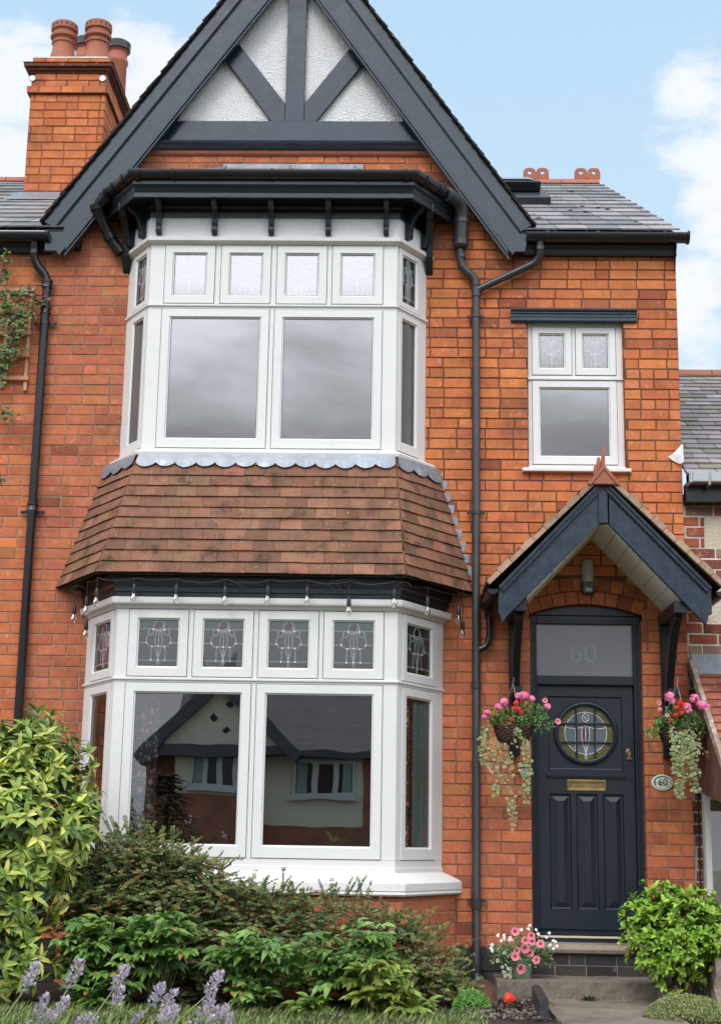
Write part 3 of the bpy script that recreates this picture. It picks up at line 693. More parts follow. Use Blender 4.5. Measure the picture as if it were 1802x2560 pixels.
mb.build('ridge_tile', ['terracotta'], rf)
def crest(x0, x1, z0, Y):   # crested ridge tile: two cusped lobes with round holes
    for half in (0, 1):
        mb = MB(); xa = lerp(x0, x1, half / 2); xb = lerp(x0, x1, (half + 1) / 2); w = xb - xa; h = w * .92; cx, cz, r = (xa + xb) / 2, z0 + h * .58, w * .165
        K = 16; inner = [(cx + r * math.cos(2 * PI * i / K), cz + r * math.sin(2 * PI * i / K)) for i in range(K)]
        octo = [(xa, z0 + h * .72), (xa + w * .22, z0 + h), (xb - w * .22, z0 + h), (xb, z0 + h * .72), (xb, z0), (xa, z0)]
        def outp(t):
            dx, dz = math.cos(t), math.sin(t); best = None
            for i in range(6):
                (ax, az), (bx, bz) = octo[i], octo[(i + 1) % 6]; ex, ez = bx - ax, bz - az; den = dx * ez - dz * ex
                if abs(den) < 1e-9: continue
                s = ((ax - cx) * ez - (az - cz) * ex) / den; q = ((ax - cx) * dz - (az - cz) * dx) / den
                if s > 0 and -1e-6 <= q <= 1 + 1e-6 and (best is None or s < best): best = s
            return (cx + dx * best, cz + dz * best)
        outer = [outp(2 * PI * i / K + .001) for i in range(K)]
        for yy in (Y - .012, Y + .012):
            for i in range(K): j = (i + 1) % K; mb.add([Vector((inner[i][0], yy, inner[i][1])), Vector((inner[j][0], yy, inner[j][1])), Vector((outer[j][0], yy, outer[j][1])), Vector((outer[i][0], yy, outer[i][1]))], [(0, 1, 2, 3)])
        for loop in (inner, outer):
            for i in range(K): j = (i + 1) % K; mb.add([Vector((loop[i][0], Y - .012, loop[i][1])), Vector((loop[j][0], Y - .012, loop[j][1])), Vector((loop[j][0], Y + .012, loop[j][1])), Vector((loop[i][0], Y + .012, loop[i][1]))], [(0, 1, 2, 3)])
        mb.build('ridge_crest', ['terracotta'], rf)
crest(1.35, 1.65, rz(4) + .065, 4.0); crest(1.95, 2.25, rz(4) + .065, 4.0)
mb = MB()   # skylight lying on the slates
c0, c1 = (.55, 1.72), (1.43, 3.05)
def rp_(x, y, h): return Vector((x, y, rz(y))) + Vector((0, -SR, 1)).normalized() * h
mb.rings([[rp_(c0[0], c0[1], 0), rp_(c1[0], c0[1], 0), rp_(c1[0], c1[1], 0), rp_(c0[0], c1[1], 0)], [rp_(c0[0], c0[1], .10), rp_(c1[0], c0[1], .10), rp_(c1[0], c1[1], .10), rp_(c0[0], c1[1], .10)]], True)
mb.rings([[rp_(.6, 2.1, .1), rp_(1.36, 2.1, .1), rp_(1.36, 3.0, .1), rp_(.6, 3.0, .1)], [rp_(.6, 2.05, .22), rp_(1.36, 2.05, .22), rp_(1.36, 3.0, .16), rp_(.6, 3.0, .16)]], True)
sk = mb.build('skylight', ['grey_plastic'], rf, bevel=.01)
mb = MB(); mb.add([rp_(.66, 2.12, .232), rp_(1.30, 2.12, .232), rp_(1.30, 2.95, .175), rp_(.66, 2.95, .175)], [(0, 1, 2, 3)]); mb.build('skylight_glass', ['steel_grey'], rf)
mb = MB()
for i in range(9): x, y = U(1.1, 2.2), U(.1, 3); p_ = rp_(x, y, .02); mb.blob(p_, U(.015, .035), sc=(1.3, 1, .6), c=(.03, .03, .015))
mb.build('moss_clump', ['stem'], rf)
def hgutter(x0, x1, Y, z, r=.058, parent=house, m='black_iron', cap=True, name='eaves_gutter'):
    mb = MB(); pr = [(r * math.cos(t), r * math.sin(t)) for t in [PI + PI * i / 9 for i in range(10)]]
    pr = [(-r, .012)] + pr + [(r, .014), (r - .01, .014)] + [((r - .008) * math.cos(t), (r - .008) * math.sin(t)) for t in [2 * PI - PI * i / 9 for i in range(10)]] + [(-r + .008, .012)]
    mb.rings([[Vector((x, Y + a, z + b)) for a, b in pr] for x in (x0, x1)], True)
    g = mb.build(name, [m], parent, smooth=True)
    return g
def gbracket(g, x, Y, z, r, wd=.03, m='black_iron'):
    mb = MB(); pr = [((r + .006) * math.cos(t), (r + .006) * math.sin(t)) for t in [PI + PI * i / 9 for i in range(10)]] + [(r + .006, .02), (-r - .006, .02)]
    mb.rings([[Vector((x - wd / 2, Y + a, z + b)) for a, b in pr], [Vector((x + wd / 2, Y + a, z + b)) for a, b in pr]], True); mb.build('gutter_bracket', [m], g)
eg = hgutter(1.02, 2.41, -.145, 6.305, .062)
for x in (1.2, 1.63, 2.2): gbracket(eg, x, -.145, 6.305, .062)
gbracket(eg, 2.405, -.145, 6.305, .066, .02)
mb = MB(); pr = [(-.01, 6.165), (.05, 6.165), (.055, 6.185), (.045, 6.19), (.05, 6.22), (.075, 6.25), (.08, 6.31), (-.01, 6.31)]
mb.rings([[F0.p(.97, a, b) for a, b in pr], [F0.p(2.325, a, b) for a, b in pr]], True); mb.build('eaves_fascia', ['navy_shaded'], house)
# ------------------------------------------------------------------ small upper window and lintel board
wf = MB()
for a, b in ((1.037, 1.077), (1.799, 1.853)): wf.fb(F0, a, b, -.12, -.045, 4.30, 5.585)
wf.fb(F0, 1.077, 1.799, -.12, -.045, 5.543, 5.585); wf.fb(F0, 1.077, 1.799, -.12, -.045, 5.06, 5.103); wf.fb(F0, 1.037, 1.853, -.045, -.028, 5.062, 5.082)
wf.fb(F0, 1.423, 1.449, -.12, -.045, 5.103, 5.543); wf.fb(F0, 1.077, 1.799, -.12, -.045, 4.285, 4.312)
wf.build('window_frame', ['white_paint'], house, bevel=.002)
Fw = Fr((0, .045, 0), (1, 0, 0), (0, -1, 0))
casement(Fw, 1.080, 1.419, 5.108, 5.539, .068, house, 'glass_lead', True); casement(Fw, 1.453, 1.795, 5.108, 5.539, .068, house, 'glass_lead', True)
casement(Fw, 1.080, 1.796, 4.317, 5.055, .07, house, 'glass_upper', wb=.078)
mb = MB(); mb.fb(F0, .982, 1.891, -.12, .06, 4.232, 4.262); mb.fb(F0, 1.037, 1.853, -.12, .01, 4.262, 4.287); mb.build('window_sill', ['white_paint'], house, bevel=.004)
mb = MB(); pr = [(-.01, 5.59), (.03, 5.59), (.035, 5.60), (.035, 5.625), (.042, 5.63), (.042, 5.64), (.036, 5.645), (.036, 5.655), (.05, 5.66), (.05, 5.668), (.043, 5.672), (.058, 5.69), (.058, 5.70), (-.01, 5.705)]
mb.rings([[F0.p(.893, a, b - .025) for a, b in pr], [F0.p(1.972, a, b - .025) for a, b in pr]], True); mb.build('lintel_board', ['navy_wood'], house)
# ------------------------------------------------------------------ front door
df = MB(); FD = Fr((0, .07, 0), (1, 0, 0), (0, -1, 0))
for a, b in ((1.043, 1.098), (1.886, 1.943)): df.fb(FD, a, b, -.1, 0, .48, 3.03)
for a, b in ((1.043, 1.066), (1.917, 1.943)): df.fb(FD, a, b, 0, .018, .48, 3.03)
for a, b in ((1.080, 1.098), (1.886, 1.903)): df.fb(FD, a, b, 0, .010, .48, 2.96)
df.fb(FD, 1.098, 1.886, -.1, 0, 2.962, 3.03); df.fb(FD, 1.098, 1.886, 0, .012, 2.962, 2.985)
K = 12; arch = [(DCX + 1.246 * math.sin(a), DCZ + 1.246 * math.cos(a)) for a in [-.366 + .732 * i / K for i in range(K + 1)]]
df.rings([[FD.p(x, -.1, z) for x, z in ([(1.045, 3.03)] + arch[1:-1] + [(1.941, 3.03)])], [FD.p(x, .018, z) for x, z in ([(1.045, 3.03)] + arch[1:-1] + [(1.941, 3.03)])]], True)
df.fb(FD, 1.098, 1.886, -.1, .005, 2.466, 2.532); df.fb(FD, 1.098, 1.886, .005, .022, 2.458, 2.475)
df.fb(FD, 1.043, 1.943, -.1, .03, .425, .462)
df.build('door_frame', ['navy_door'], house, bevel=.003)
mb = MB(); mb.fb(FD, 1.1, 1.886, -.05, .04, .463, .478); mb.build('threshold_strip', ['cream_strip'], house)
tl = MB(); tl.add([FD.p(1.098, -.035, 2.532), FD.p(1.886, -.035, 2.532), FD.p(1.886, -.035, 2.962), FD.p(1.098, -.035, 2.962)], [(0, 1, 2, 3)])
tw = tl.build('transom_window', ['frosted'], house)
et = MB()   # etched margin and the etched house number
mz = lambda a, b, c_, d: et.add([FD.p(a, -.033, c_), FD.p(b, -.033, c_), FD.p(b, -.033, d), FD.p(a, -.033, d)], [(0, 1, 2, 3)])
mz(1.15, 1.83, 2.925, 2.929); mz(1.15, 1.83, 2.562, 2.566); mz(1.128, 1.132, 2.59, 2.90); mz(1.852, 1.856, 2.59, 2.90)
for x, z in ((1.13, 2.9), (1.83, 2.9), (1.13, 2.568), (1.83, 2.568)): mz(x, x + .022, z, z + .004)
et.build('etched_border', ['etched'], tw)
def text(body, size, loc, name, m, parent, rot=(PI / 2, 0, 0), ext=.001, sx=1., bold=0):
    cu = bpy.data.curves.new(name, 'FONT'); cu.body = body; cu.size = size; cu.extrude = ext; cu.align_x = 'CENTER'; cu.align_y = 'CENTER'; cu.offset = bold
    t = bpy.data.objects.new(name, cu); COL.objects.link(t); bpy.context.view_layer.update()
    me = bpy.data.meshes.new_from_object(t.evaluated_get(bpy.context.evaluated_depsgraph_get())); bpy.data.objects.remove(t)
    o = bpy.data.objects.new(name, me); COL.objects.link(o); me.materials.clear(); me.materials.append(MATS[m])
    me.transform(Matrix.Translation(loc) @ Matrix.Rotation(rot[0], 4, 'X') @ Matrix.Scale(sx, 4, (1, 0, 0)))
    q = parent; o0 = Vector((0, 0, 0))
    while q is not None: o0 = o0 + q.location; q = q.parent
    me.transform(Matrix.Translation(-o0)); o.parent = parent
    return o
text('60', .225, Vector((1.482, .1035, 2.715)), 'etched_number', 'etched', tw, sx=1.05)
FL = Fr((0, .10, 0), (1, 0, 0), (0, -1, 0))     # door leaf face
d = MB()
LX0, LX1, LZ0, LZ1 = 1.103, 1.881, .482, 2.455; CX, CZ, CR = 1.494, 2.07, .258
PX0, PX1, PZ0, PZ1 = 1.19, 1.79, 1.772, 2.367
d.loops(FL, LX0, LX1, LZ0, LZ1, [(0, -.045), (0, 0)])
def face(a, b, z0, z1, n=0): d.add([FL.p(a, n, z0), FL.p(b, n, z0), FL.p(b, n, z1), FL.p(a, n, z1)], [(0, 1, 2, 3)])
face(LX0, PX0, PZ0, LZ1); face(PX1, LX1, PZ0, LZ1); face(PX0, PX1, PZ1, LZ1); face(LX0, LX1, 1.582, PZ0)
d.loops(FL, PX0, PX1, PZ0, PZ1, [(0, 0), (.006, -.010), (.012, -.012)])
# upper panel with a round hole
K = 48; sq = []
q0, q1, y0, y1 = PX0 + .012, PX1 - .012, PZ0 + .012, PZ1 - .012
for i in range(K):
    t = 2 * PI * i / K; dx, dz = math.cos(t), math.sin(t); s = min(((q1 - CX) / dx if dx > 1e-9 else 9), ((q0 - CX) / dx if dx < -1e-9 else 9), ((y1 - CZ) / dz if dz > 1e-9 else 9), ((y0 - CZ) / dz if dz < -1e-9 else 9)); sq.append((CX + dx * s, CZ + dz * s))
for cx_, cz_ in ((q0, y0), (q1, y0), (q1, y1), (q0, y1)):
    j = min(range(K), key=lambda i: (sq[i][0] - cx_) ** 2 + (sq[i][1] - cz_) ** 2); sq[j] = (cx_, cz_)
cir = lambda r, n: [FL.p(CX + r * math.cos(2 * PI * i / K), n, CZ + r * math.sin(2 * PI * i / K)) for i in range(K)]
d.rings([[FL.p(x, -.012, z) for x, z in sq], cir(CR, -.012), cir(CR, .012), cir(CR - .008, .02), cir(CR - .022, .022), cir(CR - .030, .010), cir(CR - .036, .008), cir(CR - .036, -.03)], False)
zb0, zb1 = .672, 1.582
face(LX0, 1.193, zb0, zb1); face(1.788, LX1, zb0, zb1); face(LX0, LX1, LZ0, zb0)
cols_ = ((1.193, 1.366), (1.407, 1.58), (1.622, 1.788))
face(1.366, 1.407, zb0, zb1); face(1.58, 1.622, zb0, zb1)
for a, b in cols_: d.loops(FL, a, b, zb0, zb1, [(0, 0), (.008, -.014), (.02, -.016), (.022, -.016), (.058, .0), (.060, .002)], fill=0)
d.fb(FL, 1.165, 1.812, 0, .030, 1.722, 1.742); d.fb(FL, 1.178, 1.80, 0, .018, 1.708, 1.722)
pr = [(.0, .484), (.045, .486), (.045, .50), (.02, .515), (.028, .53), (.0, .542)]
d.rings([[FL.p(LX0 + .004, a, b) for a, b in pr], [FL.p(LX1 - .004, a, b) for a, b in pr]], True)
door = d.build('front_door', ['navy_door'], house, bevel=0)
m = MB()
rg = CR - .036
for x in (CX - .076, CX + .076):
    h = math.sqrt(rg ** 2 - .076 ** 2); m.fb(FL, x - .006, x + .006, -.012, .008, CZ - h, CZ + h)
for z in (CZ - .076, CZ + .076):
    h = math.sqrt(rg ** 2 - .076 ** 2); m.fb(FL, CX - h, CX + h, -.012, .0075, z - .006, z + .006)
m.build('glazing_bar', ['navy_door'], door, bevel=.002)
m = MB()
def cdisc(r, n, mi, seg=40, r0=0):
    if r0: m.rings([[FL.p(CX + r0 * math.cos(2 * PI * i / seg), n, CZ + r0 * math.sin(2 * PI * i / seg)) for i in range(seg)], [FL.p(CX + r * math.cos(2 * PI * i / seg), n, CZ + r * math.sin(2 * PI * i / seg)) for i in range(seg)]], False, mi)
    else: m.add([FL.p(CX + r * math.cos(2 * PI * i / seg), n, CZ + r * math.sin(2 * PI * i / seg)) for i in range(seg)], [tuple(range(seg))], mi)
cdisc(rg + .004, -.018, 1, r0=rg * .77); cdisc(rg * .77, -.018, 0)
sp = [(0, .03), (.022, .0), (.028, -.05), (.022, -.1), (0, -.13), (-.022, -.1), (-.028, -.05), (-.022, 0)]
m.add([FL.p(CX + a, -.017, CZ + .03 + b) for a, b in sp], [tuple(range(8))], 2)
m.build('round_stained_glass', ['tint_grey', 'tint_olive', 'tint_mauve'], door)
m = MB(); ring = lambda r: [FL.p(CX + r * math.cos(2 * PI * i / 32), -.014, CZ + r * math.sin(2 * PI * i / 32)) for i in range(33)]
m.tube(ring(rg * .77), .0028, 4)
C = lambda x, z: FL.p(CX + x, -.013, CZ + z)
for ln in ([(0, .165), (-.025, .135), (-.028, .11), (0, .085), (.028, .11), (.025, .135), (0, .165)], [(-.015, .135), (0, .12), (.015, .10), (0, .085)], [(-.17, .055), (-.14, .04), (-.08, .035), (-.04, .045), (0, .06), (.04, .045), (.08, .035), (.14, .04), (.17, .055)],
           [(-.028, .05), (-.032, 0), (-.028, -.06), (-.012, -.13), (0, -.16)], [(.028, .05), (.032, 0), (.028, -.06), (.012, -.13), (0, -.16)], [(0, .05), (0, -.15)], [(0, -.16), (-.01, -.2), (0, -.215), (.01, -.2), (0, -.16)], [(-.084, .035), (-.084, -.15)], [(.084, .035), (.084, -.15)]):
    m.tube([C(a, b) for a, b in ln], .0026, 4)
m.build('lead_came', ['came'], door)
m = MB(); m.loops(FL, 1.334, 1.652, 1.602, 1.697, [(0, .0), (0, .006), (.004, .009), (.018, .009), (.022, .005), (.027, .004)], fill=0); m.loops(FL, 1.365, 1.617, 1.628, 1.668, [(0, .004), (.003, .011)], fill=0); m.fb(FL, 1.37, 1.612, .011, .013, 1.664, 1.668)
m.build('letterbox', ['brass'], door, bevel=.001)
m = MB(); kx = 1.838
oval = lambda rx, rz_, n, zc: [FL.p(kx + rx * math.cos(2 * PI * i / 20), n, zc + rz_ * math.sin(2 * PI * i / 20)) for i in range(20)]
m.rings([oval(.026, .036, 0, 1.915), oval(.026, .036, .008, 1.915), oval(.02, .03, .012, 1.915)], True)
m.tube([FL.p(kx + .013 * math.cos(t), .02, 1.915 + .02 * math.sin(t)) for t in [2 * PI * i / 14 for i in range(15)]], .0045, 6)
m.fb(FL, kx - .017, kx + .017, 0, .01, 1.868, 1.885); m.fb(FL, kx - .026, kx + .026, 0, .018, 1.862, 1.872); m.build('door_knocker', ['brass'], door, bevel=.001)
# ------------------------------------------------------------------ porch canopy
AX = 1.55
mb = MB()
for sx, ex in ((-1, .66), (1, 2.44)):
    ez = 3.150; az = 4.018
    if sx < 0: tiles(mb, (ex, -.84, ez), (ex, 0, ez), (AX, -.84, az), (AX, 0, az), 11, .165, .018, clay, lap=.3, jt=.008)
    else: tiles(mb, (ex, 0, ez), (ex, -.84, ez), (AX, 0, az), (AX, -.84, az), 11, .165, .018, clay, lap=.3, jt=.008)
    e0 = Vector((ex, -.80, ez - .02)); a0 = Vector((AX, -.80, az - .02))
    mb.add([e0, a0, a0 + Vector((0, .8, 0)), e0 + Vector((0, .8, 0))], [(0, 1, 2, 3)], 0, (.04, .02, .015))
    d = (a0 - e0); L = d.length; d.normalize(); n = Vector((-d.z * 1, 0, d.x)) * (1 if d.x > 0 else -1)
    for i in range(10):   # pale mortar bedding and tile undercloak at the verge
        q = e0 + d * (L * i / 10); q2 = e0 + d * (L * (i + .96) / 10)
        mb.rings([[q + Vector((0, -.045, 0)), q2 + Vector((0, -.045, 0)), q2 + n * (.036 + .012 * (i % 2)) + Vector((0, -.045, 0)), q + n * (.036 + .012 * (i % 2)) + Vector((0, -.045, 0))], [q, q2, q2 + n * (.036 + .012 * (i % 2)), q + n * (.036 + .012 * (i % 2))]], True, 0, jit((.36, .25, .18), .2))
cr = mb.build('canopy_tile_roof', ['clay_tile'], house)
mb = MB()
v = lambda x, z, y: Vector((AX + x, y, z))
for y0, y1 in ((-.87, -.44), (-.43, -.01)):
    mb.rings([[v(-.125, 3.93, y), v(0, 4.085, y), v(.125, 3.93, y), v(.108, 3.918, y), v(0, 4.05, y), v(-.108, 3.918, y)] for y in (y0, y1)], True)
mb.rings([[v(-.10, 3.93, -.86), v(.10, 3.93, -.86), v(0, 4.055, -.86)], [v(-.10, 3.93, -.80), v(.10, 3.93, -.80), v(0, 4.055, -.80)]], True)
for y0, y1, z in ((-.86, -.80, 4.24), (-.80, -.70, 4.16), (-.70, -.58, 4.13), (-.58, -.5, 4.22), (-.48, -.38, 4.14), (-.38, -.3, 4.21)):
    mb.rings([[v(-.012, 4.06, y0), v(.012, 4.06, y0), v(.01, z, y0 + .008), v(-.01, z, y0 + .008)], [v(-.012, 4.06, y1), v(.012, 4.06, y1), v(.01, z - .03, y1), v(-.01, z - .03, y1)]], True)
mb.build('ridge_crest', ['terracotta'], cr)
for sx in (-1, 1):
    if sx < 0: pts = [(1.52, 3.955), (.738, 3.128), (.738, 2.925), (.752, 2.905), (.765, 2.85), (.80, 2.90), (1.52, 3.635)]
    else: pts = [(1.60, 3.945), (2.372, 3.138), (2.372, 2.94), (2.345, 2.93), (2.325, 2.852), (2.28, 2.90), (1.60, 3.632)]
    pts = [(a - .007, b - .012) for a, b in pts]
    mb = MB(); mb.rings([[F0.p(a, .745, b) for a, b in pts], [F0.p(a, .785, b) for a, b in pts]], True)
    bo = mb.build('canopy_bargeboard', ['navy_wood'], house, bevel=.003)
    a0, b0 = Vector(pts[0]), Vector(pts[1]); d = (b0 - a0).normalized(); n = Vector((d.y, -d.x));
    if n.y > 0: n = -n
    m2 = MB()
    for w0, w1, y in ((-.004, .02, .815), (.02, .034, .803), (.034, .05, .812), (.05, .058, .797)):
        q = [a0 + n * w0, b0 + n * w0, b0 + n * w1, a0 + n * w1]; m2.rings([[F0.p(c.x, .7855, c.y) for c in q], [F0.p(c.x, y, c.y) for c in q]], True)
    m2.build('edge_moulding', ['navy_wood'], bo, bevel=.002)
plank('canopy_apex_post', [(1.510, 3.63), (1.583, 3.63), (1.583, 3.94), (1.548, 3.965), (1.510, 3.94)], .74, .80)
for sx in (-1, 1):   # matchboard soffit
    mb = MB(); K = 7; x0, x1 = 1.548, 1.548 + sx * .60; z0, z1 = 3.66, 3.035
    for k in range(K):
        ya, yb = -.745 + .745 * k / K, -.745 + .745 * (k + 1) / K
    for k in range(6):
        s0, s1 = k / 6 + .004, (k + 1) / 6 - .004
        p0 = Vector((lerp(x0, x1, s0), 0, lerp(z0, z1, s0))); p1 = Vector((lerp(x0, x1, s1), 0, lerp(z0, z1, s1)))
        mb.rings([[p0 + Vector((0, -.745, 0)), p1 + Vector((0, -.745, 0)), p1 + Vector((0, -.745, .015)), p0 + Vector((0, -.745, .015))], [p0, p1, p1 + Vector((0, 0, .015)), p0 + Vector((0, 0, .015))]], True)
    p0 = Vector((x0, 0, z0 + .01)); p1 = Vector((x1, 0, z1 + .01)); mb.add([p0, p1, p1 + Vector((0, -.745, 0)), p0 + Vector((0, -.745, 0))], [(0, 1, 2, 3)], 1)
    mb.build('canopy_soffit', ['soffit_white', 'black_paint'], house, bevel=.002)
for sx, xa in ((-1, .905), (1, 2.135)):
    mb = MB(); xl, xr_ = xa - .042, xa + .042
    mb.box(xl - .01, xr_ + .01, -.74, 0, 2.94, 3.03)                       # wall plate
    mb.box(xl, xr_, -.055, 0, 1.87, 2.94)                          # wall post
    K = 10; arc = []
    for i in range(K + 1):
        t = i / K; arc.append((lerp(-.055, -.66, t ** 1.35), lerp(2.16, 2.94, 1 - (1 - t) ** 1.5)))
    rings = []
    for i, (y, z) in enumerate(arc):
        a = arc[max(0, i - 1)]; b = arc[min(K, i + 1)]; dy, dz = b[0] - a[0], b[1] - a[1]; l = math.hypot(dy, dz); ny, nz = -dz / l * -.04, dy / l * -.04
        rings.append([Vector((xl + .012, y + ny, z + nz)), Vector((xr_ - .012, y + ny, z + nz)), Vector((xr_ - .012, y - ny, z - nz)), Vector((xl + .012, y - ny, z - nz))])
    mb.rings(rings, True)
    mb.box(xl + .005, xr_ - .005, -.36, -.055, 2.34, 2.40)
    mb.build('canopy_bracket', ['navy_shaded'], house, bevel=.004)
mb = MB()
g = hgutter(.0, 0, 0, 0) if False else None
pr = [(.05 * math.cos(t), .05 * math.sin(t)) for t in [PI + PI * i / 9 for i in range(10)]] + [(.05 - .007, .0)] + [(.043 * math.cos(t), .043 * math.sin(t)) for t in [2 * PI - PI * i / 9 for i in range(1, 9)]] + [(-.043, 0)]
for sx, xg in ((-1, .685), (1, 2.44)):
    mb = MB(); mb.rings([[Vector((xg + a, y, 3.10 + b)) for a, b in pr] for y in (-.80, -.01)], True)
    mb.lathe((xg, 0, 0), [(.0, 0)], 3) if False else None
    mb.add([Vector((xg + a, -.80, 3.10 + b)) for a, b in pr[:10]], [tuple(range(10))])
    go = mb.build('canopy_gutter', ['black_plastic'], house, smooth=True)
    if sx < 0:
        mb = MB(); mb.box(.665, .735, -.09, -.02, 3.0, 3.08); mb.tube([(.70, -.06, 3.06), (.70, -.06, 2.83), (.69, -.06, 2.78), (.665, -.06, 2.74), (.61, -.06, 2.72)], .026, 10)
        mb.build('canopy_downpipe', ['black_plastic'], house, smooth=True)
# doorstep
mb = MB(); pr = [(-.1, .36), (.22, .36), (.245, .37), (.255, .395), (.245, .42), (.225, .43), (-.1, .43)]
mb.rings([[F0.p(1.0, a, b) for a, b in pr], [F0.p(1.99, a, b) for a, b in pr]], True); mb.build('door_step', ['stone'], house)
mb = MB(); Fs = Fr((1.0, -.20, 0), (1, 0, 0), (0, -1, 0))
brickwork(mb, Fs, .195 - .09 + .0, 3, lambda z: [(0, .98)], colf=blue_col, mcf=lambda u, z: (.28, .2, .15), us=-.17, hp=.1, hc=.085)
mb.add([Vector((1.0, -.2, 0)), Vector((1.0, 0, 0)), Vector((1.0, 0, .36)), Vector((1.0, -.2, .36))], [(0, 1, 2, 3)], 1, (.06, .05, .04)); mb.build('step_riser', ['blue_brick', 'mortar'], house)
def rocky(mb, x0, x1, y0, y1, z0, z1, nx=12, ny=4, nz=3, a=.006, m=0):
    """slightly worn block"""
    def j(): return U(-a, a)
    g = {}
    def P(i, k, l):
        key = (i, k, l)
        if key not in g: g[key] = Vector((lerp(x0, x1, i / nx) + j(), lerp(y0, y1, k / ny) + j(), lerp(z0, z1, l / nz) + j()))
        return g[key]
    for i in range(nx):
        for k in range(ny): mb.add([P(i, k, nz), P(i + 1, k, nz), P(i + 1, k + 1, nz), P(i, k + 1, nz)], [(0, 1, 2, 3)], m)
        for l in range(nz): mb.add([P(i, 0, l), P(i + 1, 0, l), P(i + 1, 0, l + 1), P(i, 0, l + 1)], [(0, 1, 2, 3)], m)
    for k in range(ny):
        for l in range(nz):
            mb.add([P(0, k, l), P(0, k + 1, l), P(0, k + 1, l + 1), P(0, k, l + 1)], [(0, 1, 2, 3)], m); mb.add([P(nx, k, l), P(nx, k + 1, l), P(nx, k + 1, l + 1), P(nx, k, l + 1)], [(0, 1, 2, 3)], m)
mb = MB(); rocky(mb, .715, 1.96, -.70, -.19, .0, .198, 26, 6, 4, .004)
tag(mb.build('concrete_step', ['concrete'], None, bevel=.004), 'wide worn concrete step below the blue front door', 'step')
# ------------------------------------------------------------------ downpipes
def clip(parent, x, z, r=.034, Y=-.06, m='grey_plastic', lug=.075):
    mb = MB(); mb.lathe((x, Y, z), [(r + .001, -.018), (r + .007, -.016), (r + .007, .016), (r + .001, .018)], 14)
    mb.box(x - lug, x + lug, Y + r * .4, Y + r * .4 + .012, z - .012, z + .012)
    for s in (-1, 1): mb.lathe((x + s * (lug - .012), Y + r * .4 - .008, z), [(.006, -.0), (.006, .01)], 8, axis='y')
    mb.build('pipe_clip', [m], parent, smooth=True)
mb = MB()
mb.tube([(.335, -.30, 6.615), (.41, -.20, 6.61), (.448, -.15, 6.585), (.462, -.12, 6.53), (.462, -.10, 6.45), (.458, -.09, 6.24)], .064, 14)
mb.lathe((.462, -.10, 6.45), [(.064, -.025), (.070, -.02), (.070, .02), (.064, .025)], 14); mb.lathe((.459, -.09, 6.26), [(.05, -.05), (.070, -.03), (.070, .02), (.064, .025)], 14)
ql = lambda x, y, Y: at(x / 2.3086, y / 2.3086, Y)
m3 = MB(); m3.tube([ql(620, 1130, -.30), ql(580, 1172, -.22), ql(570, 1205, -.19), ql(590, 1270, -.15), ql(635, 1370, -.10), ql(695, 1455, -.08)], .052, 12); m3.tube([ql(560, 1180, -.20), ql(568, 1210, -.19)], .066, 14); m3.tube([ql(630, 1350, -.12), ql(645, 1385, -.11)], .058, 12); m3.tube([ql(680, 1432, -.09), ql(700, 1462, -.08)], .058, 12); m3.build('gutter_end_pipe', ['black_plastic'], house, smooth=True)
mb.tube([(.455, -.08, 6.22), (.455, -.075, 6.12), (.47, -.07, 6.055), (.52, -.065, 5.995), (.565, -.062, 5.965), (.588, -.06, 5.93), (.593, -.06, 5.86), (.594, -.06, .20), (.60, -.075, .15), (.64, -.11, .10), (.665, -.135, .075)], .034, 14)
for z in (5.90, 5.80, 2.43, .70, .235): mb.lathe((.594, -.06, z), [(.036, -.03), (.040, -.027), (.040, .027), (.036, .03)], 14)
mb.lathe((.467, -.075, 6.14), [(.036, -.02), (.040, -.017), (.040, .02), (.036, .024)], 14)
mb.tube([(1.142, -.14, 6.28), (1.142, -.13, 6.16), (1.138, -.11, 6.125), (1.105, -.085, 6.085), (1.06, -.08, 6.06), (.66, -.07, 5.862), (.60, -.06, 5.832)], [.034, .034, .034, .034, .031, .031, .034], 14)
mb.lathe((1.142, -.135, 6.19), [(.036, -.02), (.039, -.017), (.039, .017), (.036, .02)], 14)
dp = mb.build('downpipe', ['grey_plastic'], house, smooth=True)
clip(dp, .594, 5.60); clip(dp, .594, 3.87); clip(dp, .594, .74)
# ================================================================== LEFT NEIGHBOUR
nb = thing('neighbour_house', (-4.2, 0, .03), 'adjoining brick house at the left edge, with the tall chimney stack', 'house')
mb = MB()
def lf_col(u, z): return jit(lc(random.choice(BRK), (.46, .14, .065), .4), .14, .06)
def liv(z):
    iv = [(-5.6, -3.165)]
    if z < 2.6:
        s = .9; iv = cut(iv, -4.9, -3.62)
    return iv
def leftcut(z):
    iv = [(-5.6, -3.165)]
    if z < 2.95 and z > 1.0:
        rr = 1.19; w = math.sqrt(max(0, rr * rr - max(0, z - 1.75) ** 2)); iv = cut(iv, -4.75 - .0, -4.42 + w * 1.0 - .0)
    return iv
brickwork(mb, F0, .38, 65, leftcut, colf=lf_col, mcf=lambda u, z: jit((.34, .24, .17), .1))
for k in range(11):   # brick arch ring whose edge shows at the frame
    a0, a1 = PI * k / 22 - .06, PI * (k + .94) / 22 - .06
    for r0, r1 in ((1.19, 1.08), (1.07, .96)):
        P = lambda r, a, n: F0.p(-4.42 + r * math.cos(a), n, 1.75 + r * math.sin(a))
        mb.rings([[P(r0, a0, -.01), P(r0, a1, -.01), P(r1, a1, -.01), P(r1, a0, -.01)], [P(r0, a0, .006), P(r0, a1, .006), P(r1, a1, .006), P(r1, a0, .006)]], True, 0, lf_col(0, 0))
mb.fb(F0, -5.6, -3.2, -.05, -.012, 0, 3.2, 1, (.3, .21, .15))
mb.build('wall', ['brick', 'mortar'], nb)
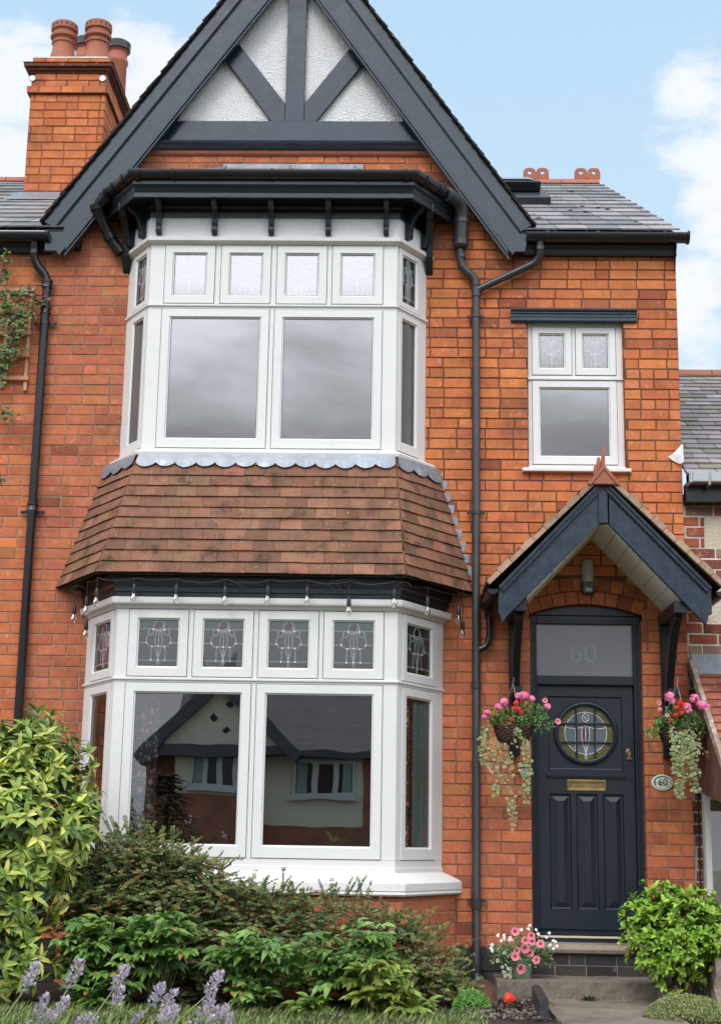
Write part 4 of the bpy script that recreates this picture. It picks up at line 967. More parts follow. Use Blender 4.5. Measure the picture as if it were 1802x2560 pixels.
mb = MB(); tiles(mb, (-6.2, -.17, 6.335), (-3.0, -.17, 6.335), (-6.2, 4.0, rz(4)), (-1.8, 4.0, rz(4)), 13, .27, .014, slatec, lap=.4, jt=.003, gap=.007)
mb.add([Vector((-6.2, -.16, 6.325)), Vector((-3.0, -.16, 6.325)), Vector((-1.8, 4, rz(4) - .02)), Vector((-6.2, 4, rz(4) - .02))], [(0, 1, 2, 3)], 0, (.05, .05, .05))
nrf = mb.build('slate_roof', ['slate'], nb)
mb = MB()
for i in range(8):
    x0 = -4.3 - .45 * (i + 1); x1 = x0 + .442; ring = lambda x: [Vector((x, 4 - .09, rz(4) - .02)), Vector((x, 4 - .04, rz(4) + .045)), Vector((x, 4.0, rz(4) + .07)), Vector((x, 4.04, rz(4) + .045)), Vector((x, 4.09, rz(4) - .02))]
    mb.rings([ring(x0), ring(x1)], True)
mb.build('ridge_tile', ['terracotta'], nrf)
lg = hgutter(-6, -3.11, -.145, 6.285, .062, nb)
gbracket(lg, -3.125, -.145, 6.285, .066, .03)
mb = MB(); pr = [(-.01, 6.165), (.045, 6.165), (.05, 6.18), (.04, 6.185), (.045, 6.22), (.07, 6.245), (.075, 6.30), (-.01, 6.30)]
mb.rings([[F0.p(-6, a, b) for a, b in pr], [F0.p(-3.13, a, b) for a, b in pr]], True); mb.build('eaves_fascia', ['navy_shaded'], nb)
mb = MB(); mb.tube([(-3.247, -.13, 6.25), (-3.247, -.11, 6.13), (-3.243, -.10, 6.08), (-3.215, -.09, 6.02), (-3.15, -.075, 5.945), (-3.13, -.07, 5.90), (-3.128, -.065, 5.78), (-3.128, -.06, .3)], .037, 14)
mb.lathe((-3.247, -.11, 6.15), [(.038, -.03), (.042, -.027), (.042, .027), (.038, .03)], 14)
for z in (5.86, 5.62, 3.87): mb.lathe((-3.128, -.062, z), [(.038, -.035), (.047, -.03), (.047, -.02), (.043, -.015), (.043, .015), (.049, .02), (.049, .035), (.038, .04)], 14)
ldp = mb.build('downpipe', ['black_iron'], nb, smooth=True)
clip(ldp, -3.128, 5.51, .037, m='black_iron', lug=.10); clip(ldp, -3.128, 3.835, .037, m='black_iron', lug=.10)
# chimney stack, with zoomed corner heights
YC = 2.3
def zc(px, py): return at(px, py, YC)
cxl, cxr = at(75.8, 260, YC).x, at(263, 242, YC).x
zb1, zb2, zn1, zn2, zn3, ztop = (at(100, y / 2.3086, YC).z for y in (545, 505, 425, 388, 365, 335))
ch = MB(); Fc = Fr((cxl, YC, 0), (1, 0, 0), (0, -1, 0)); Wc = cxr - cxl; DC = 3.0
Fcr = Fr((cxr, YC, 0), (0, 1, 0), (1, 0, 0))
ccol = lambda u, z: jit(lc(random.choice(BRK), (.52, .17, .06), .5), .13, .06); cm = lambda u, z: (.18, .09, .055)
zbase = 7.55; n1 = int((zb1 - zbase) / .089)
brickwork(ch, Fc, zbase, n1, lambda z: [(0, Wc)], hc=(zb1 - zbase) / n1, colf=ccol, mcf=cm, us=-.2); brickwork(ch, Fcr, zbase, n1, lambda z: [(0, DC)], hc=(zb1 - zbase) / n1, colf=ccol, mcf=cm, us=-.2)
def ringband(o, z0, z1, n=1, hc=None):
    F1 = Fr((cxl - o, YC - o, 0), (1, 0, 0), (0, -1, 0)); F2 = Fr((cxr + o, YC - o, 0), (0, 1, 0), (1, 0, 0))
    brickwork(ch, F1, z0, n, lambda z: [(0, Wc + 2 * o)], hc=(z1 - z0) / n, colf=ccol, mcf=cm, us=-.1); brickwork(ch, F2, z0, n, lambda z: [(0, DC + o)], hc=(z1 - z0) / n, colf=ccol, mcf=cm, us=-.1)
    ch.box(cxl - o + .003, cxr + o - .003, YC - o + .003, YC + DC, z0, z1, 1, (.15, .06, .04))
ringband(.035, zb1, zb2); ringband(.0, zb2, zn1, 2)
for o, a, b in ((.02, zn1, lerp(zn1, zn2, .3)), (.045, lerp(zn1, zn2, .3), lerp(zn1, zn2, .7)), (.075, lerp(zn1, zn2, .7), zn2 + .02)): ch.box(cxl - o, cxr + o, YC - o, YC + DC, a, b, 0, (.13, .05, .03))
o = .05; ch.rings([[Vector((cxl - .085, YC - .085, zn2 + .02)), Vector((cxr + .085, YC - .085, zn2 + .02)), Vector((cxr + .085, YC + DC, zn2 + .02)), Vector((cxl - .085, YC + DC, zn2 + .02))], [Vector((cxl - .02, YC - .02, zn3)), Vector((cxr + .02, YC - .02, zn3)), Vector((cxr + .02, YC + DC, zn3)), Vector((cxl - .02, YC + DC, zn3))]], True, 0, (.20, .075, .045))
ringband(.0, zn3, ztop)
ch.box(cxl - .005, cxr + .005, YC - .005, YC + DC, ztop, ztop + .015, 1, (.7, .65, .6))
st_ = ch.build('chimney_stack', ['brick', 'mortar'], nb)
mb = MB(); a = at(60, 508, YC - .02); b = at(165, 508, YC - .02)
za_, zb_ = at(100, 484, YC - .03).z, at(100, 509, YC - .06).z
mb.add([Vector((cxl - .03, YC - .02, za_)), Vector((cxr + .03, YC - .02, za_)), Vector((cxr + .05, YC - .05, zb_)), Vector((cxl - .07, YC - .05, zb_)), Vector((cxr + .06, YC - .12, zb_ - .06)), Vector((cxl - .08, YC - .12, zb_ - .06))], [(0, 1, 2, 3), (3, 2, 4, 5)])
mb.add([Vector((cxl - .05, YC - .02, rz(YC) + .06)), Vector((cxr + .05, YC - .02, rz(YC) + .06)), Vector((cxr + .08, 1.86, rz(1.86) + .04)), Vector((cxl - .09, 1.86, rz(1.86) + .04))], [(0, 1, 2, 3)])
mb.build('lead_apron', ['lead'], st_)
mb = MB()
for x in (cxl + .01, cxr - .035): mb.lathe((x, YC - .012, (zb2 + zn1) / 2 + .02), [(.04, 0), (.034, .006)], 14, axis='y')
mb.build('tie_plate', ['steel_grey'], st_)
def pot(x, y, z, k=1, hh=.0):
    mb = MB(); s = k
    pr = [(.175, 0), (.165, .05), (.135, .17), (.122, .24), (.121, .285), (.135, .292), (.135, .31), (.122, .318), (.124, .345), (.150, .36), (.156, .38), (.150, .395), (.128, .402), (.130, .44), (.150, .455), (.150, .53), (.135, .545), (.11, .545), (.105, .45), (.10, .4)]
    mb.lathe((x, y, z), [(r * s, h * s) for r, h in pr], 26, caps=False); o = mb.build('chimney_pot', ['terracotta'], st_, smooth=True)
    m2 = MB()
    for i in range(16):
        t = 2 * PI * i / 16; c = Vector((x + .1505 * s * math.cos(t), y + .1505 * s * math.sin(t), z + .495 * s)); n = Vector((math.cos(t), math.sin(t), 0)); a_ = Vector((-math.sin(t), math.cos(t), 0))
        m2.add([c + (a_ * math.cos(q) + Vector((0, 0, 1)) * math.sin(q)) * .014 * s + n * .001 for q in [2 * PI * j / 8 for j in range(8)]], [tuple(range(8))])
    m2.build('vent_hole', ['black_paint'], o)
yp = YC + .24
pl, prt = at(158.5, 139, yp), at(243, 139, yp); z0 = ztop + .01
hpot = at(160, 50, yp).z - z0; kk = hpot / .545 * .89
pot(pl.x, yp, z0, kk); pot(prt.x + .0, yp, z0, kk * 1.02)
mb = MB()
for px, yy in ((215, 3.6), (294, 3.9)):
    c = at(px, 150, yy); top = at(px, 112 if px > 250 else 105, yy).z
    mb.lathe((c.x, yy, ztop), [(.12, 0), (.115, top - ztop - .28), (.13, top - ztop - .26), (.13, top - ztop - .22), (.115, top - ztop - .2), (.115, top - ztop - .12), (.14, top - ztop - .1)], 20, 0, caps=False)
    mb.lathe((c.x, yy, top - .10), [(.11, 0), (.15, .01), (.155, .10), (.13, .12), (.0, .12)], 20, 1)
mb.build('chimney_pot', ['terracotta', 'black_iron'], st_, smooth=True)
# ================================================================== RIGHT NEIGHBOUR
rn = thing('neighbour_house', (3.2, 0, .03), 'lower house at the right edge with cream roughcast and red tiled porch roof', 'house')
mb = MB()
def rcol(u, z): return jit(random.choice([(.18, .05, .035), (.25, .07, .04), (.13, .04, .035), (.20, .07, .05), (.30, .09, .05), (.27, .17, .12)]), .15)
Fn = Fr((0, .05, 0), (1, 0, 0), (0, -1, 0))
brickwork(mb, Fn, .1, 43, lambda z: [(2.323, 2.66 if int(z / .30) % 2 else 2.50)] if z > 1.75 else ([(2.323, 2.40)]), colf=rcol, mcf=lambda u, z: (.62, .58, .5), joint=.014, us=2.34, proud=.008)
wallr = mb.build('wall', ['brick', 'mortar'], rn)
mb = MB(); mb.fb(Fn, 2.36, 5.0, -.2, -.004, 0, 4.1); mb.build('roughcast_panel', ['roughcast_cream'], rn)
mb = MB(); rz2 = lambda Y: 4.19 + .60 * (Y + .15)
mb2 = MB(); tiles(mb2, (2.335, -.17, rz2(-.17)), (5.0, -.17, rz2(-.17)), (2.335, 3.0, rz2(3)), (5.0, 3.0, rz2(3)), 24, .27, .012, lambda: jit(random.choice([(.235, .20, .205), (.27, .235, .235), (.20, .175, .18), (.25, .22, .19), (.19, .17, .12)]), .18, .04), lap=.35, jt=.004, gap=.008)
mb2.add([Vector((2.335, -.15, rz2(-.15) - .015)), Vector((5, -.15, rz2(-.15) - .015)), Vector((5, 3, rz2(3) - .015)), Vector((2.335, 3, rz2(3) - .015))], [(0, 1, 2, 3)], 0, (.05, .05, .05))
r2f = mb2.build('slate_roof', ['slate'], rn)
mb = MB()
for i in range(6):
    x0 = 2.34 + .45 * i; x1 = x0 + .442; ring = lambda x: [Vector((x, 3 - .10, rz2(3) - .03)), Vector((x, 3 - .05, rz2(3) + .04)), Vector((x, 3.0, rz2(3) + .06)), Vector((x, 3.05, rz2(3) + .04)), Vector((x, 3.1, rz2(3) - .03))]
    mb.rings([ring(x0), ring(x1)], True)
mb.build('ridge_tile', ['terracotta'], r2f)
mb = MB(); mb.box(2.335, 5, -.22, -.10, 4.11, 4.20); mb.box(2.335, 2.37, -.23, -.09, 4.10, 4.205); mb.box(2.492, 2.515, -.23, -.09, 4.08, 4.205)
mb.build('eaves_gutter', ['steel_grey'], rn, bevel=.01)
mb = MB(); mb.box(2.335, 5, -.09, .04, 3.97, 4.14); mb.build('eaves_fascia', ['black_iron'], rn, bevel=.005)
mb = MB(); mb.add([F0.p(2.33, .03, 4.49), F0.p(2.335, .03, 4.33), F0.p(2.30, .035, 4.31), F0.p(2.255, .02, 4.335), F0.p(2.205, .018, 4.375), F0.p(2.245, .02, 4.40), F0.p(2.29, .045, 4.39)], [(0, 1, 6), (1, 2, 6), (2, 3, 6), (3, 4, 5, 6), (5, 0, 6)])
mb.add([F0.p(2.33, .0, 4.49), F0.p(2.335, .0, 4.33), F0.p(2.30, .0, 4.31), F0.p(2.205, .0, 4.375)], [(0, 1, 2, 3)])
mb.build('corner_flashing', ['white_masonry'], r2f)
mb = MB(); pa, pb = (0, 2.57), (-1.3, 1.62)
tiles(mb, (2.36, pb[0], pb[1]), (4.2, pb[0], pb[1]), (2.36, pa[0], pa[1]), (4.2, pa[0], pa[1]), 14, .168, .012, redtile, lap=.3)
prf = mb.build('porch_tile_roof', ['clay_tile'], rn)
mb = MB(); mb.fb(F0, 2.345, 4.2, .0, .03, 2.555, 2.715); mb.fb(F0, 2.345, 4.2, .03, .05, 2.55, 2.575); mb.build('lead_flashing', ['lead'], prf)
mb = MB(); mb.rings([[Vector((x, pa[0], pa[1] + .12)), Vector((x, pb[0] - .02, pb[1] + .015)), Vector((x, pb[0] - .02, pb[1] - .06)), Vector((x, pa[0], pa[1] + .02))] for x in (2.325, 2.36)], True); mb.build('bargeboard', ['old_timber'], prf)
mb = MB(); mb.rings([[Vector((x, pa[0], pa[1] + .0)), Vector((x, pb[0] + .03, pb[1] - .04)), Vector((x, pb[0] + .03, pb[1] - .12)), Vector((x, pb[0] + .25, pb[1] - .14)), Vector((x, pa[0], 1.62))] for x in (2.365, 4.2)], True); mb.build('porch_cheek', ['brown_brick'], prf)
mb = MB(); FW2 = Fr((0, -.10, 0), (1, 0, 0), (0, -1, 0)); mb.loops(FW2, 2.395, 3.4, .45, 1.60, [(0, -.1), (0, 0), (.045, 0), (.05, -.03), (.05, -.06)]); wf2 = mb.build('window_frame', ['white_paint'], rn)
mb = MB(); mb.add([FW2.p(2.445, -.05, .5), FW2.p(3.35, -.05, .5), FW2.p(3.35, -.05, 1.55), FW2.p(2.445, -.05, 1.55)], [(0, 1, 2, 3)]); mb.build('glass_pane', ['glass_lower'], wf2)
mb = MB(); mb.tube([(2.372, .035, 1.62), (2.37, .035, .5)], .006, 6); mb.build('cable', ['rubber'], rn)
mb = MB(); rocky(mb, 2.22, 2.6, -1.15, -.75, 0, .42, 4, 4, 4, .012); tag(mb.build('garden_wall', ['stone'], None), 'low rough stone wall end at the right edge behind the leafy green bush', 'wall')
mb = MB(); rocky(mb, 2.10, 2.55, -.74, -.05, 0, .30, 4, 4, 4, .01); tag(mb.build('stone_kerb', ['concrete'], None), 'grey concrete kerb block beside the stone wall end, right of the step', 'kerb')
# ================================================================== SMALL FITTINGS
t = thing('wall_lamp', (1.515, -.01, 3.2), 'dark wall lamp with frosted cover above the arched door frame', 'lamp')
mb = MB(); mb.box(1.462, 1.568, -.06, -.008, 3.195, 3.30); mb.box(1.47, 1.56, -.03, -.008, 3.30, 3.47); mb.build('lamp_body', ['black_plastic'], t, bevel=.01)
mb = MB(); K = 10; half = [( .05 * math.cos(a), -.02 - .065 * math.sin(a)) for a in [PI * i / K for i in range(K + 1)]]
mb.rings([[Vector((1.515 + a * k, y * k, z)) for a, y in half] for z, k in ((3.295, .96), (3.31, 1), (3.44, 1), (3.472, .9), (3.482, .6))], True); mb.build('lamp_cover', ['frosted_lamp'], t, smooth=True)
mb = MB(); mb.box(1.487, 1.543, -.075, -.06, 3.21, 3.245); mb.build('motion_sensor', ['frosted_lamp'], t, bevel=.006)
t = thing('number_plaque', (2.084, -.01, 1.678), 'oval enamel plaque with the number 60 on the brick right of the door', 'plaque')
mb = MB(); ov = lambda k, n: [F0.p(2.084 + .086 * k * math.cos(2 * PI * i / 36), n, 1.678 + .063 * k * math.sin(2 * PI * i / 36)) for i in range(36)]
mb.rings([ov(1, .006), ov(1, .014), ov(.96, .018)], True); mb.build('plate', ['enamel'], t, smooth=False)
mb = MB(); mb.rings([ov(.84, .0185), ov(.80, .0188), ov(.76, .0185)], False)
mb.add([F0.p(2.084 + (.086 * .76) * math.cos(a), .0187, 1.678 + .063 * .76 * math.sin(a)) for a in [PI * .25 + PI * .9 * i / 14 for i in range(15)]] + [F0.p(2.084 + .056 * math.cos(a), .0187, 1.683 + .036 * math.sin(a)) for a in [PI * 1.15 - PI * .9 * i / 14 for i in range(15)]], [tuple(range(30))]); mb.build('painted_rim', ['enamel_green'], t)
text('60', .075, Vector((2.084, -.0295, 1.678)), 'painted_number', 'black_paint', t, sx=1.05, ext=.0006)
mb = MB()
for s in (-1, 1): mb.lathe((2.084 + s * .053, -.0285, 1.678), [(.0035, 0), (.0035, .002)], 8, axis='y')
mb.build('screw', ['black_paint'], t)
t = thing('door_bell', (.985, -.01, 1.70), 'small grey and black bell box on the brick left of the door', 'door bell')
mb = MB(); mb.box(.955, 1.015, -.03, -.006, 1.775, 1.83); mb.build('button_housing', ['black_plastic'], t, bevel=.004)
mb = MB(); mb.box(.952, 1.018, -.035, -.006, 1.705, 1.774); mb.lathe((.985, -.036, 1.742), [(.014, 0), (.012, .003)], 16, axis='y'); mb.build('bell_cover', ['steel_grey'], t, bevel=.004)
# string lights
t = thing('string_lights', (-1.1, -.75, 3.15), 'black festoon string of clear bulbs hanging under the tiled bay roof', 'string lights')
BP = [(-2.655, -.35, 2.93, .10), (-2.50, -.62, 2.955, .05), (-2.39, -.78, 3.00, .05), (-2.098, -.79, 3.035, .04), (-1.768, -.79, 3.03, .04), (-1.387, -.79, 3.022, .05), (-1.056, -.79, 3.028, .04), (-.749, -.79, 3.03, .04), (-.424, -.79, 2.95, .11), (-.075, -.79, 3.018, .05), (.185, -.60, 2.99, .05), (.44, -.30, 2.97, .05), (.475, -.25, 2.86, .10), (-2.58, -.22, 2.82, .10)]
order = sorted(range(len(BP)), key=lambda i: BP[i][0])
mb = MB(); path = []
def ey(x):
    return -.76 if -2.4 < x < 0 else (-.76 + (x - 0) * 1.35 if x >= 0 else -.76 + (-2.4 - x) * 1.6)
prev = None
for i in order:
    x, y, z, l = BP[i]; top = Vector((x, max(y, ey(x)) if abs(y) < .5 else ey(x) - .01, 3.155))
    if prev is not None:
        n = 8; sag = U(.005, .035)
        for k in range(n): s = k / n; q = prev.lerp(top, s); q = q + Vector((0, -.012 * math.sin(PI * s), -sag * 4 * s * (1 - s) + U(-.004, .004))); path.append(q)
    prev = top
path.append(prev); mb.tube(path, .0035, 5)
for cx_, r in ((-.42, .07), (-.52, .05), (-1.25, .035), (-.0, .04), (-2.62, .04)):
    yy = ey(cx_) - .02; mb.tube([Vector((cx_ + r * math.cos(a) * 1.3, yy, 3.12 + r * .7 * math.sin(a))) for a in [2 * PI * i / 12 for i in range(11)]], .0028, 5)
mb.build('cable', ['rubber'], t)
for i in order:
    x, y, z, l = BP[i]; h = MB()
    h.tube([(x, y, 3.15), (x + U(-.005, .005), y, z + .10 - .03), (x, y, z + .06)], .003, 5)
    h.lathe((x, y, z), [(.006, .075), (.011, .07), (.016, .05), (.018, .02), (.016, .0), (.013, -.002)], 12); s = h.build('bulb_socket', ['rubber'], t, smooth=True)
    h = MB(); h.lathe((x, y, z), [(.011, 0), (.013, -.012), (.021, -.028), (.025, -.044), (.022, -.060), (.012, -.070), (.002, -.073)], 14); b = h.build('bulb', ['bulb_glass'], s, smooth=True)
    h = MB(); h.tube([(x - .004, y, z), (x - .006, y, z - .035), (x, y, z - .045), (x + .006, y, z - .035), (x + .004, y, z)], .0016, 4); h.build('filament', ['brass'], b)
# ================================================================== INDOORS, SEEN THROUGH THE LOWER BAY
def curtain(name, p0, p1, z0, z1, m, waves, amp, lab):
    mb = MB(); p0, p1 = Vector((*p0, 0)), Vector((*p1, 0)); d = (p1 - p0); n = Vector((d.y, -d.x, 0)).normalized(); K = waves * 8; rows = []
    for z in (z0, lerp(z0, z1, .5), z1): rows.append([p0 + d * (i / K) + n * amp * math.sin(2 * PI * waves * i / K) * (1 + .3 * math.sin(i)) + Vector((0, 0, z)) for i in range(K + 1)])
    for a, b in zip(rows, rows[1:]):
        for i in range(K): mb.add([a[i], a[i + 1], b[i + 1], b[i]], [(0, 1, 2, 3)])
    return tag(mb.build(name, [m], None, smooth=True), lab, 'curtain')
curtain('voile_curtain', (-2.41, .02), (-2.14, -.345), 4.26, 6.1, 'voile', 3, .01, 'pale grey voile behind the left side light of the upper bay')
curtain('voile_curtain', (.15, .02), (-.10, -.345), 4.26, 6.1, 'voile', 3, .01, 'pale grey voile behind the right side light of the upper bay')
curtain('curtain', (-2.15, -.44), (-1.90, -.50), 1.0, 2.9, 'floral', 3, .02, 'dark floral curtain inside the left end of the lower bay window')
curtain('curtain', (-.14, -.52), (.09, -.22), 1.0, 2.9, 'floral', 3, .02, 'dark floral curtain inside the right side light of the lower bay')
curtain('curtain_lining', (-2.24, -.40), (-2.16, -.50), 1.0, 2.9, 'curtain_green', 2, .012, 'pale green curtain lining at the left corner of the lower bay')
curtain('curtain_lining', (.08, -.30), (.19, -.14), 1.0, 2.9, 'curtain_green', 4, .012, 'pale green curtain lining at the right side of the lower bay')
t = thing('house_plant', (-.52, -.50, .99), 'green broad leaved pot plant behind the right hand large pane of the lower bay', 'plant')
mb = MB(); mb.lathe((-.52, -.46, .99), [(.05, 0), (.065, .11)], 14); mb.build('pot', ['terracotta'], t)
mb = MB()
for i in range(26):
    a = U(0, 2 * PI); e = U(.2, 1.2); d = Vector((math.cos(a) * math.cos(e), math.sin(a) * math.cos(e) * .6, math.sin(e))); b = Vector((-.52, -.46, 1.09)); q = b + d * U(.03, .11); mb.tube([b, q], .0025, 4, c=(.08, .2, .04)); mb.leaf(q, d + Vector((0, 0, -.3)), Vector((0, 0, 1)), U(.09, .15), U(.03, .045), jit((.13, .33, .06), .25), droop=.3)
mb.build('foliage', ['leaf'], t)
t = thing('house_plant', (-1.62, -.50, .99), 'dark purple leaved pot plant behind the left hand large pane of the lower bay', 'plant')
mb = MB(); mb.lathe((-1.60, -.46, .99), [(.07, 0), (.09, .12), (.09, .13)], 16); mb.build('pot', ['gold_pot'], t)
mb = MB()
for i in range(150):
    a = U(0, 2 * PI); rr = U(.05, .30); p = Vector((-1.62 + rr * math.cos(a) * 1.1, -.46 + rr * math.sin(a) * .4, 1.10 + U(0, .20) * (1 - rr * 1.5) + .02))
    for k in range(3): b = a + k * 2.1; mb.leaf(p, Vector((math.cos(b), math.sin(b), U(-.5, .1))), Vector((0, 0, 1)), .05, .05, jit((.05, .025, .05), .3), droop=.3, blunt=True)
mb.build('foliage', ['leaf'], t)
mb = MB()
for c in ((-1.72, 1.24), (-1.64, 1.32), (-1.36, 1.20), (-1.70, 1.2)):
    for i in range(8): mb.disc(Vector((c[0] + U(-.025, .025), -.55, c[1] + U(-.025, .03))), Vector((U(-.3, .3), -1, .2)), .009, [(.75, .6, .8)], seg=5)
mb.build('flower_head', ['petal'], t)
# ================================================================== ACROSS THE STREET (seen mirrored in the panes)
def refl(px, py, Yt, yg=-.626):
    g = at(px, py, yg); k = (yg - Yt) / (12 + yg); return Vector((g.x * (1 + k), Yt, 1.2 + (g.z - 1.2) * (1 + k)))
YO = -36.
def rA_(x, y): return refl(150 + x / 2.938, 1450 + y / 2.938, YO)
def rB_(x, y): return refl(600 + x / 2.6933, 1450 + y / 2.6933, YO)
t = thing('opposite_house', (-4, YO, 0), 'cream rendered house across the street, mirrored in the lower bay window', 'house')
mb = MB(); e = rB_(500, 1180).z; xr, xl = rB_(872, 1300).x, rA_(930, 1300).x
mb.box(xl, xr + .1, YO - 6, YO, -.6, e); mb.build('wall', ['opp_render'], t)
mb = MB(); mb.box(rB_(835, 1300).x, xr + 1.6, YO - 5, YO + .05, -.6, e); mb.box(xl - .2, rB_(850, 1).x, YO - 1, YO + .06, -.6, rB_(500, 1660).z); mb.build('brick_base', ['opp_brick'], t)
mb = MB(); top = rB_(500, 500).z
mb.rings([[Vector((x, YO + .6, e - .1)), Vector((x, YO + .6, e + .1)), Vector((x, YO - 4, top)), Vector((x, YO - 8, e - .1))] for x in (xl - .5, xr + 2.5)], True); mb.build('roof', ['opp_roof'], t)
def owin(x0, x1, z0, z1, n):
    mb = MB(); F = Fr((0, YO + .08, 0), (1, 0, 0), (0, 1, 0)); w = (x1 - x0) / n
    for i in range(n): mb.loops(F, x0 + i * w, x0 + (i + 1) * w, z0, z1, [(0, -.1), (0, .05), (.09, .05), (.09, 0)])
    mb.fb(F, x0 - .1, x1 + .1, 0, .15, z0 - .12, z0); o = mb.build('window', ['white_paint'], t)
    mb = MB(); mb.add([F.p(x0, .01, z0), F.p(x1, .01, z0), F.p(x1, .01, z1), F.p(x0, .01, z1)], [(0, 1, 2, 3)]); mb.build('pane', ['far_pane'], o)
    mb = MB(); 
    for xx in (x0 + .12, x1 - .42): mb.fb(F, xx, xx + .3, .012, .02, z0 + .1, z1 - .08)
    mb.build('curtain', ['curtain_green'], o)
a, b = rB_(365, 1215), rB_(775, 1460); owin(a.x, b.x, b.z, a.z, 3)
# gabled bay of the same house
g0, g1 = rA_(730, 1220), rA_(1660, 1220); ap = rA_(1210, 770)
mb = MB(); mb.prism([(g0.x, YO + .9, g0.z), (g1.x, YO + .9, g0.z), (ap.x, YO + .9, ap.z)], (0, -1.2, 0)); mb.box(rA_(930, 1).x, rA_(1500, 1).x, YO - 1, YO + .6, -.6, g0.z); mb.build('gable_wall', ['opp_render'], t)
mb = MB(); mb.box(rA_(920, 1).x, rA_(1510, 1).x, YO - 1, YO + .68, -.6, rA_(1, 1560).z); mb.build('brick_base', ['opp_brick'], t)
mb = MB()
for p_, q in ((g0, ap), (g1, ap)):
    d = (p_ - q); n = Vector((-d.z, 0, d.x)).normalized() * .35; n = n if n.z > 0 else -n; pe = q + d * 1.18
    mb.rings([[q + Vector((0, 1.2, -.25)), pe + Vector((0, 1.2, -.25)), pe + n + Vector((0, 1.2, -.2)), q + n + Vector((0, 1.2, -.2))], [q + Vector((0, -6, -.25)), pe + Vector((0, -6, -.25)), pe + n + Vector((0, -6, -.2)), q + n + Vector((0, -6, -.2))]], True)
mb.box(g0.x - .3, g1.x + .3, YO + .5, YO + 1.1, g0.z - .3, g0.z - .02); mb.build('gable_roof', ['opp_roof'], t)
mb = MB(); p0 = rA_(640, 1240); p1 = rA_(880, 800); mb.prism([(p0.x, YO + .2, p0.z), (g0.x + 2, YO + .2, p0.z), (ap.x, YO - 3, p1.z + 1.6), (p1.x, YO - 3, p1.z)], (0, -.3, -.1)); mb.build('roof', ['opp_roof'], t)
mb = MB(); mb.box(rA_(690, 1).x, xl + .3, YO - 4, YO - .2, -.6, p0.z); mb.box(p1.x, rA_(985, 1).x, YO - 3.4, YO - 2.4, p1.z - 1.4, rA_(1, 780).z + 1.4); mb.build('side_wall', ['opp_brick'], t)
mb = MB(); c = rA_(1258, 1025)
for dx, dz in ((0, .42), (0, -.42), (.42, 0), (-.42, 0)):
    cc = Vector((c.x + dx, YO + .93, c.z + dz)); mb.add([cc + Vector((0, 0, .13)), cc + Vector((.13, 0, 0)), cc + Vector((0, 0, -.13)), cc + Vector((-.13, 0, 0))], [(0, 1, 2, 3)])
mb.build('diamond_inset', ['black_paint'], t)
YS, YO = YO, YO + .55; a, b = rA_(960, 1230), rA_(1420, 1530); owin(a.x, b.x, b.z, a.z, 4); YO = YS
t = thing('conifer', (-5, -21, 0), 'dark green spreading conifer across the street, mirrored in the lower bay window', 'tree')
mb = MB(); mb.tube([(-5, -21, -.6), (-5, -21, 1.8)], [.12, .04], 8, c=(.08, .05, .03)); mb.build('trunk', ['stem'], t)
mb = MB()
for i in range(2600):
    h = U(-.2, 2.5); rr = 1.35 * (1 - h / 3.0) * (.6 + .4 * math.sin(h * 9) ** 2) * math.sqrt(R()); a = U(0, 2 * PI); p = Vector((-5 + rr * math.cos(a), -21 + rr * math.sin(a), h)); mb.tiny(p, Vector((math.cos(a), math.sin(a), U(-.3, .2))), Vector((U(-.3, .3), 0, 1)), .22, .09, jit((.035, .055, .02), .35))
mb.build('crown', ['leaf_matt'], t)
# ================================================================== GROUND
mb = MB(); mb.add([Vector((-60, -60, GZ - .02)), Vector((60, -60, GZ - .02)), Vector((60, 40, GZ - .02)), Vector((-60, 40, GZ - .02))], [(0, 1, 2, 3)]); struct(mb.build('ground', ['turf']))
mb = MB(); nx, ny = 90, 50; g = []
for j in range(ny + 1):
    for i in range(nx + 1): x, y = lerp(-5, 2.5, i / nx), lerp(-2.35, .0, j / ny); g.append(Vector((x, y, GZ + .02 + .018 * math.sin(x * 9 + y * 5) * math.sin(y * 11 - x * 3) + U(-.008, .008))))
mb.add(g, [(j * (nx + 1) + i, j * (nx + 1) + i + 1, (j + 1) * (nx + 1) + i + 1, (j + 1) * (nx + 1) + i) for j in range(ny) for i in range(nx)]); struct(mb.build('soil_bed', ['soil'], smooth=True))
mb = MB(); rocky(mb, 1.03, 1.86, -9, -.70, -.05, GZ + .045, 8, 60, 1, .003); struct(mb.build('path', ['concrete']))
mb = MB(); mb.box(-60, 60, -33, -17, -.2, GZ - .01); struct(mb.build('road', ['asphalt']))
mb = MB()
for i in range(9000):
    x = U(-3.6, .55); y = U(-2.75, -1.75) if R() < .8 else U(-1.9, -1.5); h = U(.03, .085); a = U(0, 2 * PI); b = Vector((x, y, GZ)); d = Vector((math.cos(a) * U(.1, .8), math.sin(a) * U(.1, .8), 1)).normalized()
    mb.leaf(b, d, Vector((math.sin(a), -math.cos(a), .1)), h, .006, jit(random.choice([(.16, .26, .05), (.12, .20, .04), (.26, .30, .10)]), .25), droop=.4, fold=0)
g = mb.build('lawn_grass', ['leaf']); g['kind'] = 'stuff'
mb = MB()
